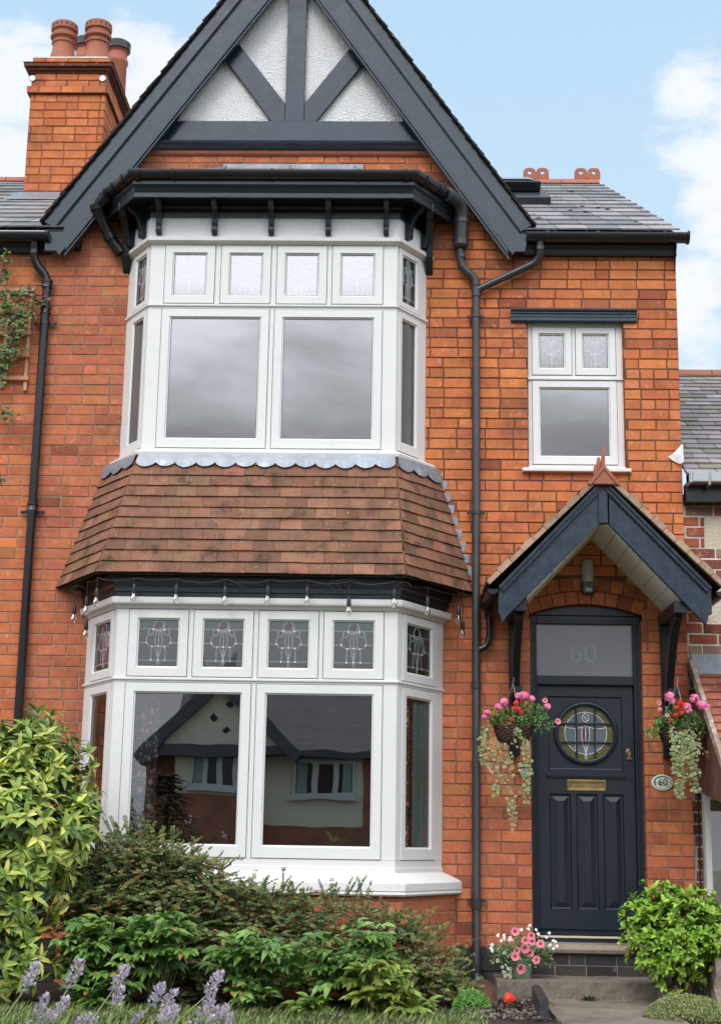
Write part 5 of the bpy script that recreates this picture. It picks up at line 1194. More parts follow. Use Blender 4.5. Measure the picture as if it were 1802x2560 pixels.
for k, (x, y) in enumerate(((.985, -.86), (.975, -1.10), (.965, -1.34), (.955, -1.6))):
    if True:
        m2 = MB(); y1 = y - .22
        m2.rings([[Vector((x - .028, q, 0)), Vector((x + .028, q, 0)), Vector((x + .028, q, .15)), Vector((x - .028, q, .15))] for q in (y, y1)], True)
        n = 8
        for i in range(n):
            q = lerp(y, y1, (i + .5) / n); m2.rings([[Vector((x + .034 * math.cos(a) , q + w + .012 * math.cos(a), .162 + .026 * math.sin(a))) for a in [2 * PI * j / 10 for j in range(10)]] for w in (.016, .006, -.006, -.016)], True)
        o = m2.build('edging_tile', ['blue_tile'] if False else ['slate_edge'] if 'slate_edge' in MATS else ['black_iron'], None)
        tag(o, ['dark rope top edging tile nearest the concrete step, left of the path', 'dark rope top edging tile, second from the concrete step', 'dark rope top edging tile, third from the concrete step', 'dark rope top edging tile, farthest from the concrete step'][k], 'edging tile', 'rope top edging tiles')
mb = MB(); rocky(mb, 1.88, 1.95, -1.1, -.74, 0, .16, 2, 6, 2, .006); tag(mb.build('edging_slab', ['concrete'], None), 'dark upright edging slab on the right side of the path', 'edging')
mb = MB(); mb.tube([(.60, -.78, .10), (.58, -1.05, .085), (.56, -1.35, .08)], [.095, .095, .08], 18); mb.tube([(.602, -.76, .10), (.60, -.86, .10)], .11, 18); tag(mb.build('clay_pipe', ['terracotta_dark'] if 'terracotta_dark' in MATS else ['terracotta'], None, smooth=True), 'brown salt glazed clay pipe half buried beside the downpipe foot', 'pipe')
mb = MB()
for i in range(170):
    x = U(1.05, 1.85); y = -.74 - abs(random.gauss(0, .5)); k = R()
    if k < .5: x = random.choice([1.06, 1.83]) + random.gauss(0, .03)
    mb.leaf(Vector((x, y, GZ + .053)), Vector((U(-1, 1), U(-1, 1), .08)), Vector((0, 0, 1)), U(.008, .03), U(.005, .014), jit(random.choice([(.16, .09, .04), (.10, .06, .03), (.20, .15, .06), (.08, .10, .03)]), .3), droop=.1)
for i in range(60): x = U(.75, 1.9); mb.leaf(Vector((x, -.705, GZ + .05)), Vector((U(-1, 1), -.5, .5)), Vector((0, 0, 1)), U(.008, .02), .007, jit((.08, .12, .03), .3))
for i in range(50): mb.leaf(Vector((U(.74, 1.6), U(-.66, -.22), .203)), Vector((U(-1, 1), U(-1, 1), .1)), Vector((0, 0, 1)), U(.006, .02), .007, jit(random.choice([(.16, .09, .04), (.85, .5, .5), (.10, .12, .04)]), .3))
o = mb.build('leaf_litter', ['leaf_matt']); o['kind'] = 'stuff'
mb = MB()
for i in range(700):
    x, y = U(.45, 1.0), U(-1.9, -.2); r = U(.004, .014); mb.blob((x, y, GZ + .035), r, c=jit(random.choice([(.10, .08, .06), (.05, .035, .025), (.18, .15, .12)]), .3), seg=5)
o = mb.build('gravel', ['stem']); o['kind'] = 'stuff'
# ================================================================== PLANTS
def rdir(up=.2): 
    a = U(0, 2 * PI); z = U(-1, 1); r = math.sqrt(1 - z * z); return Vector((r * math.cos(a), r * math.sin(a), z + up)).normalized()
def whorl(mb, p, d, n, L, W, cols, spread=(.7, 1.25), droop=.3, **k):
    a0 = U(0, 2 * PI); a = d.cross(Vector((.31, .2, .93))); a.normalize(); b = d.cross(a)
    for i in range(n):
        t = a0 + i * 2.4; s = U(*spread); dd = d * math.cos(s) + (a * math.cos(t) + b * math.sin(t)) * math.sin(s); l = L * U(.7, 1.1)
        c = cols(); mb.leaf(p + d * U(-.01, .02), dd, d + Vector((0, 0, .4)), l, W * U(.8, 1.1), c, droop=droop * U(.5, 1.5), **k)
def shrub(name, label, cat, blobs, dens, n, L, W, colf, base, stemc=(.1, .07, .04), group=None, front=True, fmat='leaf', droop=.3, spread=(.7, 1.25), blunt=False, up=.25, stems=12, inner=.35, lum=.10):
    t = thing(name, base, label, cat, group); mb = MB(); sb = MB(); base = Vector(base)
    for px, py, Y, r, sc in blobs:
        c = at(px, py, Y); k = int(dens * r * r)
        for i in range(k):
            d = rdir(.15)
            if front and d.y > .45: d.y = -d.y
            lump = 1 + lum * math.sin(d.x * 7 + px) * math.cos(d.z * 6 + py) + lum * .7 * math.sin(d.z * 13 + d.x * 11 + px)
            rad = r * lump * (U(.82, 1.08) if R() > inner else U(.35, .85)); p = c + Vector((d.x * rad, d.y * rad * .8, d.z * rad * sc))
            if p.z < .06: continue
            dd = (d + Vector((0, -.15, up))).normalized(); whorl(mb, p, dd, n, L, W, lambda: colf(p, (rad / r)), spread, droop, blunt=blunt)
            if R() < .35: sb.tube([p - dd * .12, p], .003, 4, c=jit(stemc))
        for i in range(max(2, stems // len(blobs))): q = c + rdir() * r * .6; sb.tube([base + Vector((U(-.08, .08), U(-.05, .05), 0)), base.lerp(q, .5) + rdir() * .06, q], [.012, .009, .005], 5, c=jit(stemc))
    mb.build('foliage', [fmat], t); sb.build('stem', ['stem'], t); return t
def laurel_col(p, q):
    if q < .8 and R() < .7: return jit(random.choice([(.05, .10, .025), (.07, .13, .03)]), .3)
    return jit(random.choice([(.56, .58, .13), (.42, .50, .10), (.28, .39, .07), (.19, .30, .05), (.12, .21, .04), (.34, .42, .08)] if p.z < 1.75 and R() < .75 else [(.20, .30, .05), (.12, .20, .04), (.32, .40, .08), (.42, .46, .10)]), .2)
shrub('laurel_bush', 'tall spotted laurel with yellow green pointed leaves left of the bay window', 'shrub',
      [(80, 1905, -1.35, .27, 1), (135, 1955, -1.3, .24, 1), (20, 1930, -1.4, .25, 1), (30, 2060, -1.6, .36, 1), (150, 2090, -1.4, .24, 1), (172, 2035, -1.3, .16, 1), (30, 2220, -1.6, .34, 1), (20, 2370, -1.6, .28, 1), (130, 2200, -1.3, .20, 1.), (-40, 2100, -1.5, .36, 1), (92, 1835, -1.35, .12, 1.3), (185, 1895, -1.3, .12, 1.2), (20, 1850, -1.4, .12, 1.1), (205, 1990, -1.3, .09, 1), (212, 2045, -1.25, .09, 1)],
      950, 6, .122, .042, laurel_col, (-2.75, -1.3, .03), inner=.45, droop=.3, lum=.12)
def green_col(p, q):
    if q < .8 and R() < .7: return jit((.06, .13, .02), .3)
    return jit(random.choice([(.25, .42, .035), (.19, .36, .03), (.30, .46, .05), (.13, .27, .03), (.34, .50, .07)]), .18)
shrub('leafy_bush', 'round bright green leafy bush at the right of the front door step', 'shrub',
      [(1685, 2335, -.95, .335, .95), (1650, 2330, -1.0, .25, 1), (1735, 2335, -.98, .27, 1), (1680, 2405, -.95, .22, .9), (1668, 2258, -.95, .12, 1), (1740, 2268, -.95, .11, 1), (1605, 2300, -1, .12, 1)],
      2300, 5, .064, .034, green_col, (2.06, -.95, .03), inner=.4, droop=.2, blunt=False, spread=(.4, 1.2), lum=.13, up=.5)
# cotoneaster with tiny leaves on arching sprays
t = thing('cotoneaster_bush', (-1.4, -.95, .03), 'sprawling bush with tiny dark leaves and orange brown sprays under the bay window', 'shrub')
mb = MB(); sb = MB()
def spray(p, d, L, s=1.):
    pts = [p]; dd = d.normalized(); K = int(L / .013); q = p
    rust = R() < .35
    for i in range(K):
        dd = (dd + Vector((U(-.06, .06), U(-.05, .05), -.028 * s + U(-.03, .03)))).normalized(); q = q + dd * .013; pts.append(q)
        if i > 1 and R() < .9:
            w = dd.cross(Vector((0, -.5, 1)))
            if w.length > .01: w.normalize()
            c = random.choice([(.07, .11, .035), (.10, .145, .045), (.15, .20, .06), (.045, .075, .028), (.22, .25, .09)]) if R() > (.25 if rust else .05) else random.choice([(.20, .08, .03), (.28, .12, .04)])
            for sg in (-1, 1): mb.tiny(q, w * sg + dd * .5, Vector((U(-.5, .5), -1, .4)), U(.017, .025), U(.011, .016), jit(c, .3))
    sb.tube(pts[::5] + [pts[-1]], [.002] * len(pts[::5]) + [.0008], 3, c=jit((.06, .045, .025)))
for (px, py, rx, ry, Y, n, up) in ((330, 2180, 110, 70, -1.05, 270, 1.), (230, 2230, 70, 75, -1.1, 150, .7), (450, 2200, 100, 65, -1.0, 200, .8), (380, 2290, 150, 80, -1.1, 270, .3), (560, 2270, 110, 60, -.95, 130, .6), (690, 2290, 90, 55, -.9, 110, .5), (560, 2370, 140, 70, -1.0, 150, .2), (800, 2300, 90, 45, -.95, 60, .5), (760, 2400, 150, 60, -1.0, 160, .3),
                               (950, 2330, 80, 45, -.95, 75, .7), (1010, 2370, 60, 50, -.95, 90, .6), (1060, 2430, 50, 50, -1.0, 90, .4), (960, 2450, 120, 45, -1.05, 130, .3), (1110, 2480, 40, 40, -1.0, 60, .3), (330, 2400, 200, 60, -1.1, 170, .2), (500, 2440, 200, 60, -1.0, 170, .1), (250, 2330, 130, 60, -1.0, 120, .2), (850, 2420, 150, 50, -.95, 90, .2)):
    for i in range(int(n * 1.7)):
        a = U(0, 2 * PI); k = math.sqrt(R()); p = at(px + rx * k * math.cos(a), py + ry * k * math.sin(a), Y + U(-.2, .12)); 
        if p.z < .05: continue
        spray(p, Vector((U(-1, 1), U(-.9, .1), U(-.3, 1) * up + .1)), U(.10, .27))
for (px, py, dx) in ((640, 2230, .2), (520, 2200, -.5), (830, 2255, .0), (870, 2250, .4), (1010, 2330, .1), (1120, 2420, .7), (610, 2270, -.3), (740, 2260, .5), (440, 2150, .8), (360, 2120, .3), (300, 2110, -.3), (230, 2140, -.4), (540, 2190, .9), (690, 2240, .3), (760, 2270, -.2), (900, 2260, .1), (1040, 2340, .4), (480, 2160, .5), (960, 2300, -.3)):
    for k in range(4): spray(at(px + U(-18, 18), py + U(-5, 30), -1.02), Vector((dx + U(-.2, .2), -.2, 1)), U(.14, .26), .7)
mb.build('foliage', ['leaf_matt'], t)
for k in range(14):
    x0 = U(-1.8, .2); sb.tube([(x0, -.9, .03), (x0 + U(-.2, .3), -.95, .3), (x0 + U(-.4, .6), -1., .55)], [.012, .008, .004], 5, c=(.09, .06, .04))
sb.build('stem', ['stem'], t)
# peony clumps
def peony(px, py, Y, wpx, hpx, n, label, tint=0.):
    top = at(px, py - hpx, Y); base = at(px, py + hpx, Y); base.z = max(base.z, .04); base = Vector((base.x, Y, .04)); t = thing('peony', base, label, 'plant', 'peony clumps')
    mb = MB(); sb = MB()
    for i in range(int(n * 1.7)):
        aa = U(0, 2 * PI); kk_ = math.sqrt(R()) * U(.85, 1.1); q = at(px + wpx * kk_ * math.cos(aa), py + hpx * kk_ * math.sin(aa), Y + U(-.2, .15)); q.z = max(q.z, .08)
        st = base + Vector((U(-.08, .08), U(-.05, .05), 0)); sb.tube([st, st.lerp(q, .5) + Vector((0, 0, .03)), q], [.004, .003, .002], 5, c=jit((.07, .10, .03)))
        ax = Vector((U(-1, 1), U(-.9, -.1), U(-.25, .7))).normalized()
        side = ax.cross(Vector((0, 0, 1))).normalized()
        base_c = random.choice([(.115, .235, .045), (.15, .28, .055), (.075, .17, .035), (.19, .32, .07)]); base_c = lc(base_c, (.36, .36, .06), tint * U(.2, 1))
        for k in (-1, 0, 1):
            st2 = q + side * k * .03 + ax * (.03 if k == 0 else 0); d0 = (ax + side * k * .9).normalized()
            for j in (-1, 0, 1): mb.leaf(st2, d0 + side * j * .65 + Vector((0, 0, U(-.2, .15))), Vector((0, -.5, 1)), U(.08, .125) * (1.05 if j == 0 else .85), U(.040, .055), jit(base_c if R() > .03 else (.30, .20, .06), .25), droop=U(.1, .5), fold=.3)
    mb.build('foliage', ['leaf'], t); sb.build('stem', ['stem'], t)
peony(265, 2385, -1.5, 125, 95, 62, 'large dark green peony clump below the left part of the bay, behind the lavender')
peony(400, 2345, -1.5, 75, 80, 28, 'peony clump with upright shoots in front of the cotoneaster, left of centre')
peony(250, 2490, -1.6, 75, 35, 14, 'low peony shoots at the edge of the lawn below the large dark clump')
peony(625, 2420, -1.55, 88, 92, 44, 'round bright green peony clump in the middle of the bed')
peony(790, 2420, -1.5, 62, 78, 24, 'peony clump between the round middle clump and the yellowing one')
peony(925, 2395, -1.45, 75, 85, 30, 'tall peony clump below the right end of the white stone sill')
peony(950, 2460, -1.6, 70, 55, 24, 'yellowing peony clump at the right end of the bed', .6)
peony(1020, 2520, -1.65, 45, 22, 9, 'small pale green seedling clump near the red flower', .4)
peony(760, 2520, -1.7, 40, 20, 8, 'small low green clump at the lawn edge in the middle of the bed', .3)
# low mossy mound bottom right, small green feathery plant, red primula
def mound(px, py, Y, r, h, cols, n, name, label, L=.02, W=.008, fl=None):
    c = at(px, py, Y); c.z = .04; t = thing(name, c, label, 'plant'); mb = MB()
    for i in range(n):
        a = U(0, 2 * PI); k = math.sqrt(R()); p = c + Vector((r * k * math.cos(a), r * .8 * k * math.sin(a), h * math.sqrt(max(0, 1 - k * k)) * U(.8, 1.05)))
        mb.leaf(p, rdir(.8), Vector((0, -1, .3)), L * U(.6, 1.3), W, jit(random.choice(cols), .25), droop=.2)
    mb.build('foliage', ['leaf'], t); return t, c
mound(1720, 2545, -1.75, .30, .17, [(.16, .22, .05), (.22, .25, .07), (.10, .15, .04), (.28, .26, .12)], 5200, 'saxifrage_mound', 'low mossy green mound at the bottom right corner')
mound(1180, 2500, -1.35, .13, .14, [(.10, .26, .04), (.14, .32, .05)], 1300, 'feathery_plant', 'small bright feathery green plant left of the clay pipe', .025, .007)
t, c = mound(1271, 2545, -1.3, .085, .05, [(.05, .02, .02), (.09, .03, .03), (.05, .07, .03)], 160, 'primula', 'dark leaved plant with one vivid orange red flower beside the path edging', .06, .025)
def rosette(mb, c, r, n, cols, L, lo=.5):
    for i in range(n):
        d = rdir(.4); d.y = -abs(d.y); p = c + d * r * U(lo, 1); mb.disc(p, d + Vector((0, -.3, 0)), L * U(.7, 1.2), [jit(random.choice(cols), .12)], seg=7, lobes=5, amp=.2, rot=U(0, 6))
mb = MB(); rosette(mb, c + Vector((0, -.02, .085)), .042, 60, [(.85, .06, .02), (.75, .03, .015), (.9, .14, .05)], .016); mb.build('flower_head', ['petal'], t)
mb = MB(); rosette(mb, at(1140, 2552, -1.7), .022, 16, [(.75, .03, .015)], .012); t2 = thing('primula', (at(1140, 2552, -1.7).x, -1.7, .04), 'small bright red flower at the very bottom edge, left of the clay pipe', 'plant'); mb.build('flower_head', ['petal'], t2)
mb = MB()
for i in range(30): a = U(0, 6.28); mb.leaf(Vector((at(1140, 2552, -1.7).x, -1.7, .05)), Vector((math.cos(a), math.sin(a), .7)), Vector((0, 0, 1)), .07, .02, jit((.05, .10, .03), .3))
mb.build('foliage', ['leaf'], t2)
c = at(1470, 2505, -.78); t = thing('weed', (c.x, -.76, .08), 'small green weed growing in the joint between path and step', 'plant'); mb = MB()
for i in range(34): a = U(0, 6.28); mb.leaf(Vector((c.x + U(-.02, .02), -.76, .08)), Vector((math.cos(a), math.sin(a) * .6, U(.1, .6))), Vector((0, 0, 1)), U(.04, .08), .02, jit((.10, .16, .06), .25))
mb.build('foliage', ['leaf'], t)
# hanging baskets
def geranium(mb, c, r, n, cols, L=.013): rosette(mb, c, r, n, cols, L, .6)
def petunia(mb, p, n, r, c1=(.85, .22, .32), c2=(.35, .02, .10)): mb.disc(p, n, r, [c2, lc(c2, c1, .7), c1, lc(c1, (1, .6, .65), .35)], lobes=5, depth=r * .5, seg=20, amp=.07, rot=U(0, 6))
PINK = [(.85, .22, .42), (.9, .32, .5), (.75, .14, .32)]; RED = [(.80, .05, .025), (.9, .10, .03), (.65, .03, .05)]
def vine(mb, sb, p, L, dx=0, r=.013, cols=None):
    q = Vector(p); pts = [q.copy()]; d = Vector((dx, -.5, .1))
    k = int(L / .016)
    for i in range(k):
        d = (d * .8 + Vector((U(-.12, .12) + dx * .05, U(-.05, .04), -.35))); d.normalize(); q = q + d * .016; pts.append(q.copy())
        for s in (-1, 1):
            if R() < .40:
                off = Vector((s * U(.008, .022), U(-.015, .005), U(-.008, .008))); rim, mid = cols or ((.36, .40, .17), (.10, .19, .055))
                mb.disc(q + off, Vector((U(-.5, .5), -1, U(-.2, .7))), r * U(.6, 1.15), [jit(mid, .2), jit(mid, .2), jit(rim, .15)], seg=7)
    sb.tube(pts[::2] + [pts[-1]], .0012, 3, c=(.30, .20, .12))
def basket(cx, cy, cz, label, spec):
    t = thing('hanging_basket', (cx, cy, cz - .11), label, 'flower basket', 'hanging baskets at the porch')
    b = MB(); 
    for k in range(9):
        z = cz - .135 + .0165 * k; r = .085 + .065 * math.sqrt(k / 8.)
        b.tube([Vector((cx + (r + .004 * math.sin(i * 2.6 + k * PI)) * math.cos(2 * PI * i / 32), cy + (r + .004 * math.sin(i * 2.6 + k * PI)) * math.sin(2 * PI * i / 32), z + .004 * math.sin(i * 1.3 + k))) for i in range(33)], .0085, 6)
    b.lathe((cx, cy, cz - .14), [(.0, 0), (.085, .0), (.14, .13)], 20); b.build('wicker_basket', ['wicker'], t)
    b = MB(); top = Vector((cx, cy, spec['hook']))
    for i in range(3):
        a = 2 * PI * i / 3 + .9; e = Vector((cx + .145 * math.cos(a), cy + .145 * math.sin(a), cz)); n = 26
        for k in range(n):
            s = (k + .5) / n; p = e.lerp(top, s); d = (top - e).normalized(); w = d.cross(Vector((0, 1, .1))).normalized() if k % 2 else d.cross(Vector((1, 0, 0))).normalized(); b.tube([p - d * .007, p - w * .0035, p + d * .007, p + w * .0035, p - d * .007], .0012, 4)
    b.tube([top, top + Vector((0, 0, .02)), top + Vector((.012, 0, .035)), top + Vector((.006, 0, .05)), top + Vector((-.006, 0, .045))], .002, 5)
    b.build('chain', ['steel'], t)
    f = MB()
    for i in range(420):
        a = U(0, 2 * PI); k = math.sqrt(R()); p = Vector((cx + .19 * k * math.cos(a), cy + .15 * k * math.sin(a), cz + .0 + .11 * (1 - k * k) * U(.2, 1.) + U(-.01, .05)))
        col = random.choice([(.10, .20, .05), (.14, .28, .06), (.07, .14, .04), (.18, .30, .08)])
        f.leaf(p, rdir(.4), Vector((0, -.4, 1)), U(.025, .05), U(.014, .028), jit(col, .25), blunt=R() < .5)
    for (px, py, dx, dy, n) in spec['leafy']:
        c = at(px, py, cy - .06)
        for i in range(n): f.leaf(c + Vector((U(-1, 1) * dx, U(-.05, .05), U(-1, 1) * dy)), rdir(.1) + Vector((.3 if px > cx else -.2, -.3, 0)), Vector((0, -.5, 1)), U(.025, .05), U(.010, .018), jit(random.choice([(.15, .30, .07), (.10, .22, .05), (.20, .34, .09)]), .2))
    f.build('foliage', ['leaf'], t)
    f = MB()
    for px, py, r, kind in spec['flowers']:
        c = at(px, py, cy - .13)
        if kind == 'g': geranium(f, c, r, int(45 * (r / .03) ** 1.3), PINK)
        elif kind == 'r': geranium(f, c, r, 20, RED, .012)
        elif kind == 'p': petunia(f, c, Vector((U(-.4, .4), -1, .2)), r, (.88, .25, .35))
        f.tube([c, Vector((lerp(c.x, cx, .5), cy - .05, lerp(c.z, cz, .7)))], .0018, 4, c=(.12, .2, .06))
    f.build('flower', ['petal'], t)
    f = MB(); s2 = MB()
    for px, py, L, dx in spec['vines']: vine(f, s2, at(px, py, cy - .15), L, dx, spec.get('vr', .012), spec.get('vc'))
    f.build('trailing_leaves', ['leaf'], t); s2.build('trailing_stem', ['stem'], t)
DBp = lambda x, y: (1150 + x / 2.4785, 1650 + y / 2.4785)
def L_(lst): return [(*DBp(a, b), *r) for a, b, *r in lst]
c = at(*DBp(328, 410), -.42)
basket(c.x, -.42, c.z, 'hanging basket left of the door with sparse trailing ivy, wicker clearly showing',
       dict(hook=at(*DBp(325, 150), -.42).z, leafy=L_([(190, 350, .05, .05, 60), (450, 320, .10, .06, 150), (510, 400, .07, .05, 80), (150, 450, .03, .05, 60), (330, 330, .1, .03, 60)]),
            flowers=L_([(395, 225, .038, 'g'), (360, 225, .028, 'g'), (445, 240, .022, 'g'), (270, 265, .036, 'g'), (235, 290, .025, 'g'), (165, 330, .026, 'g'), (150, 355, .018, 'g'), (540, 290, .024, 'g'), (525, 250, .020, 'p'), (605, 380, .024, 'p'), (345, 270, .020, 'r'), (335, 300, .018, 'r'), (360, 310, .018, 'r'), (380, 325, .014, 'r'), (320, 370, .014, 'r')]),
            vines=L_([(150, 430, .30, -.1), (170, 450, .34, -.1), (140, 470, .22, -.2), (210, 480, .46, -.05), (240, 500, .40, 0), (225, 520, .42, -.02), (265, 510, .34, 0), (295, 560, .62, 0), (300, 600, .5, 0), (400, 470, .40, 0.05), (395, 500, .42, -.03), (430, 520, .30, .05), (380, 600, .30, -.05), (410, 620, .34, .05), (160, 520, .2, 0), (330, 430, .15, 0), (360, 420, .18, .03)])))
c = at(*DBp(1350, 430), -.42)
basket(c.x, -.42, c.z, 'hanging basket right of the door with thick ivy hanging beside the oval plaque',
       dict(hook=at(*DBp(1348, 150), -.42).z, leafy=L_([(1250, 390, .05, .04, 70), (1430, 370, .07, .05, 120), (1180, 450, .05, .03, 70), (1350, 330, .1, .04, 80), (1480, 430, .03, .06, 40)]),
            flowers=L_([(1295, 230, .040, 'g'), (1310, 255, .025, 'g'), (1405, 290, .030, 'g'), (1415, 315, .02, 'g'), (1450, 240, .034, 'g'), (1480, 270, .028, 'g'), (1500, 285, .036, 'g'), (1530, 295, .022, 'g'), (1230, 265, .019, 'p'), (1235, 310, .015, 'g'), (1280, 340, .016, 'p'), (1360, 270, .022, 'r'), (1385, 280, .018, 'r'), (1335, 345, .016, 'r'), (1345, 300, .02, 'r'), (1305, 375, .012, 'r'), (1370, 330, .014, 'r')]),
            vines=L_([(1300 + 19 * i + U(-8, 8), 400 + U(0, 60), U(.12, .38), 0) for i in range(6)] + [(1330, 500, .46, 0), (1345, 520, .44, 0), (1340, 560, .36, 0), (1420, 480, .42, .03), (1445, 500, .40, .02), (1460, 480, .44, .02), (1440, 460, .45, .03), (1430, 560, .30, .02), (1490, 540, .10, .3), (1350, 640, .3, 0), (1350, 700, .22, 0), (1400, 430, .3, 0), (1380, 430, .28, 0), (1170, 450, .04, -.5), (1400, 470, .36, 0), (1415, 420, .34, 0), (1330, 460, .32, 0)]), vr=.013))
# flower pot on the step
c = at(*DBp(380, 1985), -.48); px_ = c.x
t = thing('flower_pot', (px_, -.48, .2), 'green pot of pink petunias and small white flowers on the concrete step', 'flower pot')
mb = MB(); mb.lathe((px_, -.48, .199), [(.066, 0), (.070, .005), (.086, .125), (.092, .127), (.093, .15), (.086, .15), (.082, .13)], 24); mb.build('pot', ['green_pot'], t, smooth=True)
f = MB()
for i in range(1000):
    a = U(0, 2 * PI); k = math.sqrt(R()); p = Vector((px_ + .24 * k * math.cos(a) - .0, -.48 + .14 * k * math.sin(a), .34 + .16 * (1 - k) * U(0, 1.2) + U(-.06, .07)))
    f.leaf(p, rdir(.3), Vector((0, -.5, 1)), U(.018, .04), U(.010, .018), jit(random.choice([(.10, .17, .06), (.16, .24, .10), (.07, .12, .04), (.30, .34, .18)]), .25))
for i in range(26): x = U(-.2, .2); f.tube([(px_ + x * .3, -.48, .33), (px_ + x, -.54, .36 + U(-.02, .12))], .0018, 4, c=(.12, .18, .08))
f.build('foliage', ['leaf'], t)
for x, y, r in ((340, 1683, .031), (440, 1710, .029), (405, 1738, .031), (443, 1743, .028), (496, 1758, .030), (402, 1788, .036), (432, 1816, .031), (350, 1800, .026), (340, 1838, .031), (470, 1858, .030), (376, 1915, .037)):
    f = MB(); petunia(f, at(*DBp(x, y), -.62 + U(-.02, .02)), Vector((U(-.4, .4), -1, U(-.1, .4))), r, (.85, .22, .28), (.40, .02, .08)); f.build('petunia_flower', ['petal'], t)
f = MB()
for x, y in [(430, 1645), (380, 1670), (232, 1705), (270, 1705), (300, 1735), (275, 1725), (310, 1720), (190, 1785), (195, 1765), (552, 1690), (575, 1740), (600, 1775), (555, 1765), (470, 1670), (485, 1700), (420, 1665), (575, 1790), (200, 1800), (318, 1738), (255, 1740), (530, 1720), (590, 1745)]:
    f = MB()
    for k in range(3): f.disc(at(*DBp(x + U(-4, 4), y + U(-4, 4)), -.58), Vector((U(-.5, .5), -1, .3)), U(.008, .013), [(.85, .85, .8)], seg=6, lobes=3, amp=.2)
    f.build('white_flower', ['petal'], t)
f = MB(); s2 = MB()
for x, y, L in ((260, 1800, .08), (270, 1880, .14), (220, 1850, .06), (300, 1900, .1)): vine(f, s2, at(*DBp(x, y), -.6), L, 0, .014, ((.5, .52, .35), (.10, .2, .08)))
f.build('trailing_leaves', ['leaf'], t)
# trellis and climbing rose on the neighbour's wall
t = thing('trellis', (-3.5, -.03, 4.9), 'bare timber trellis fixed to the brick wall at the left edge', 'trellis')
for x in (-3.27, -3.47, -3.67, -3.87): mb = MB(); mb.box(x - .014, x + .014, -.032, -.014, 4.91 if x > -3.4 else 4.93, 5.83); mb.build('slat', ['bare_timber'], t)
for z in (5.822, 5.622, 5.425, 5.22, 5.015): mb = MB(); mb.box(-4.0, -3.245, -.05, -.032, z - .016, z + .016); mb.build('slat', ['bare_timber'], t)
t = thing('climbing_rose', (-3.75, -.1, 4.0), 'climbing rose with green and reddish leaves growing over the trellis', 'climber')
mb = MB(); sb = MB()
SA = lambda x, y: (x / 4.591, 600 + y / 4.591)
canes = [[(-60, 1500), (60, 1400), (140, 1100), (250, 800), (330, 620), (440, 560)], [(-40, 1300), (60, 1250), (200, 1120), (330, 850), (420, 740), (520, 700)], [(-50, 900), (20, 800), (160, 700), (240, 560), (260, 500)], [(-50, 600), (20, 420), (60, 250), (50, 170)], [(-50, 1700), (20, 1600), (40, 1500), (100, 1350)], [(-60, 1900), (30, 1960), (100, 1990), (170, 2030)], [(-50, 1250), (80, 1330), (200, 1280), (280, 1260)], [(-60, 1000), (60, 980), (150, 880), (200, 860)], [(-50, 700), (40, 760), (100, 830)], [(-20, 2700), (20, 2810), (30, 2830)]]
for cn in canes:
    pts = [at(*SA(a, b), -.09 - .04 * R()) for a, b in cn]; sb.tube(pts, .005, 5, c=(.12, .07, .05))
    for a, b in zip(pts, pts[1:]):
        n = int((b - a).length / .020) + 1
        for i in range(n):
            q = a.lerp(b, i / n) + Vector((U(-.06, .06), U(-.05, .02), U(-.05, .05))); red = q.x > -3.3 and q.z > 5.55
            for k in (-1, 0, 1): mb.leaf(q, Vector((k * .8 + U(-.3, .3), -.5, U(-.9, .3))), Vector((0, -1, .5)), U(.032, .052), U(.020, .030), jit(random.choice([(.10, .03, .02), (.14, .10, .03)]) if red and R() < .5 else random.choice([(.07, .14, .035), (.05, .10, .03), (.13, .20, .04)]), .25), droop=.25, blunt=True)
mb.build('foliage', ['leaf'], t); sb.build('stem', ['stem'], t)
# lavender in the foreground
def lav(label, spikes, seedx):
    Y = -8.0; t = thing('lavender', (at(seedx, 2600, Y).x - .1, Y, .03), label, 'plant', 'lavender plants in the foreground'); base = t.location.copy(); st = MB(); kf = 3661 / 4.1
    for (x0, y0, x1, y1, xs, ys) in spikes:   # bottom and top of the spike in picture space, a point on the stem below
        yy = Y + U(-.15, .15); a, b = at(x0, y0, yy), at(x1, y1, yy); s = at(xs, ys, yy); low = Vector((lerp(s.x, base.x, .6), Y, .05))
        sp = MB(); L = (b - a).length; n = int(L / .0024); w = L * .25
        for i in range(n):
            q = i / n; prof = math.sin(PI * min(1, q * .80 + .18)) ** .45 * (1 + .18 * math.sin(i * .9)); ring = 4
            for k in range(ring):
                an = U(0, 2 * PI); off = Vector((math.cos(an), math.sin(an), 0)) * w * prof * U(.6, 1.0); c = a.lerp(b, q) + off
                sp.leaf(c, Vector((off.x / w, off.y / w, U(.5, 1.3))), Vector((off.x, off.y, .01)), U(.009, .014), .0065, jit(random.choice([(.50, .43, .49), (.60, .54, .58), (.40, .33, .41), (.70, .64, .70), (.50, .41, .58)]), .15), droop=.1)
        c = a + (a - b).normalized() * L * .22   # the lower whorl
        if R() < .6:
            for k in range(34): an = U(0, 2 * PI); off = Vector((math.cos(an), math.sin(an), U(-.3, .3))) * w * U(.3, .9); sp.leaf(c + off, Vector((off.x / w, off.y / w, .8)), Vector((off.x, off.y, .01)), .008, .0042, jit((.40, .36, .45), .2))
        sp.build('flower_spike', ['petal'], t)
        st.tube([low, low.lerp(s, .5) + Vector((0, 0, .05)), s, a, a.lerp(b, .7)], [.0022, .0022, .0018, .0016, .001], 6, c=(.24, .32, .14))
    for i in range(60): a = U(0, 6.28); st.leaf(base + Vector((U(-.12, .12), U(-.1, .1), U(.05, .35))), Vector((math.cos(a), math.sin(a), 1.2)), Vector((0, 0, 1)), .05, .006, jit((.22, .28, .20), .2))
    st.build('stem', ['stem'], t)
B = lambda x, y: (x / 2.6933, 2300 + y / 2.6933)
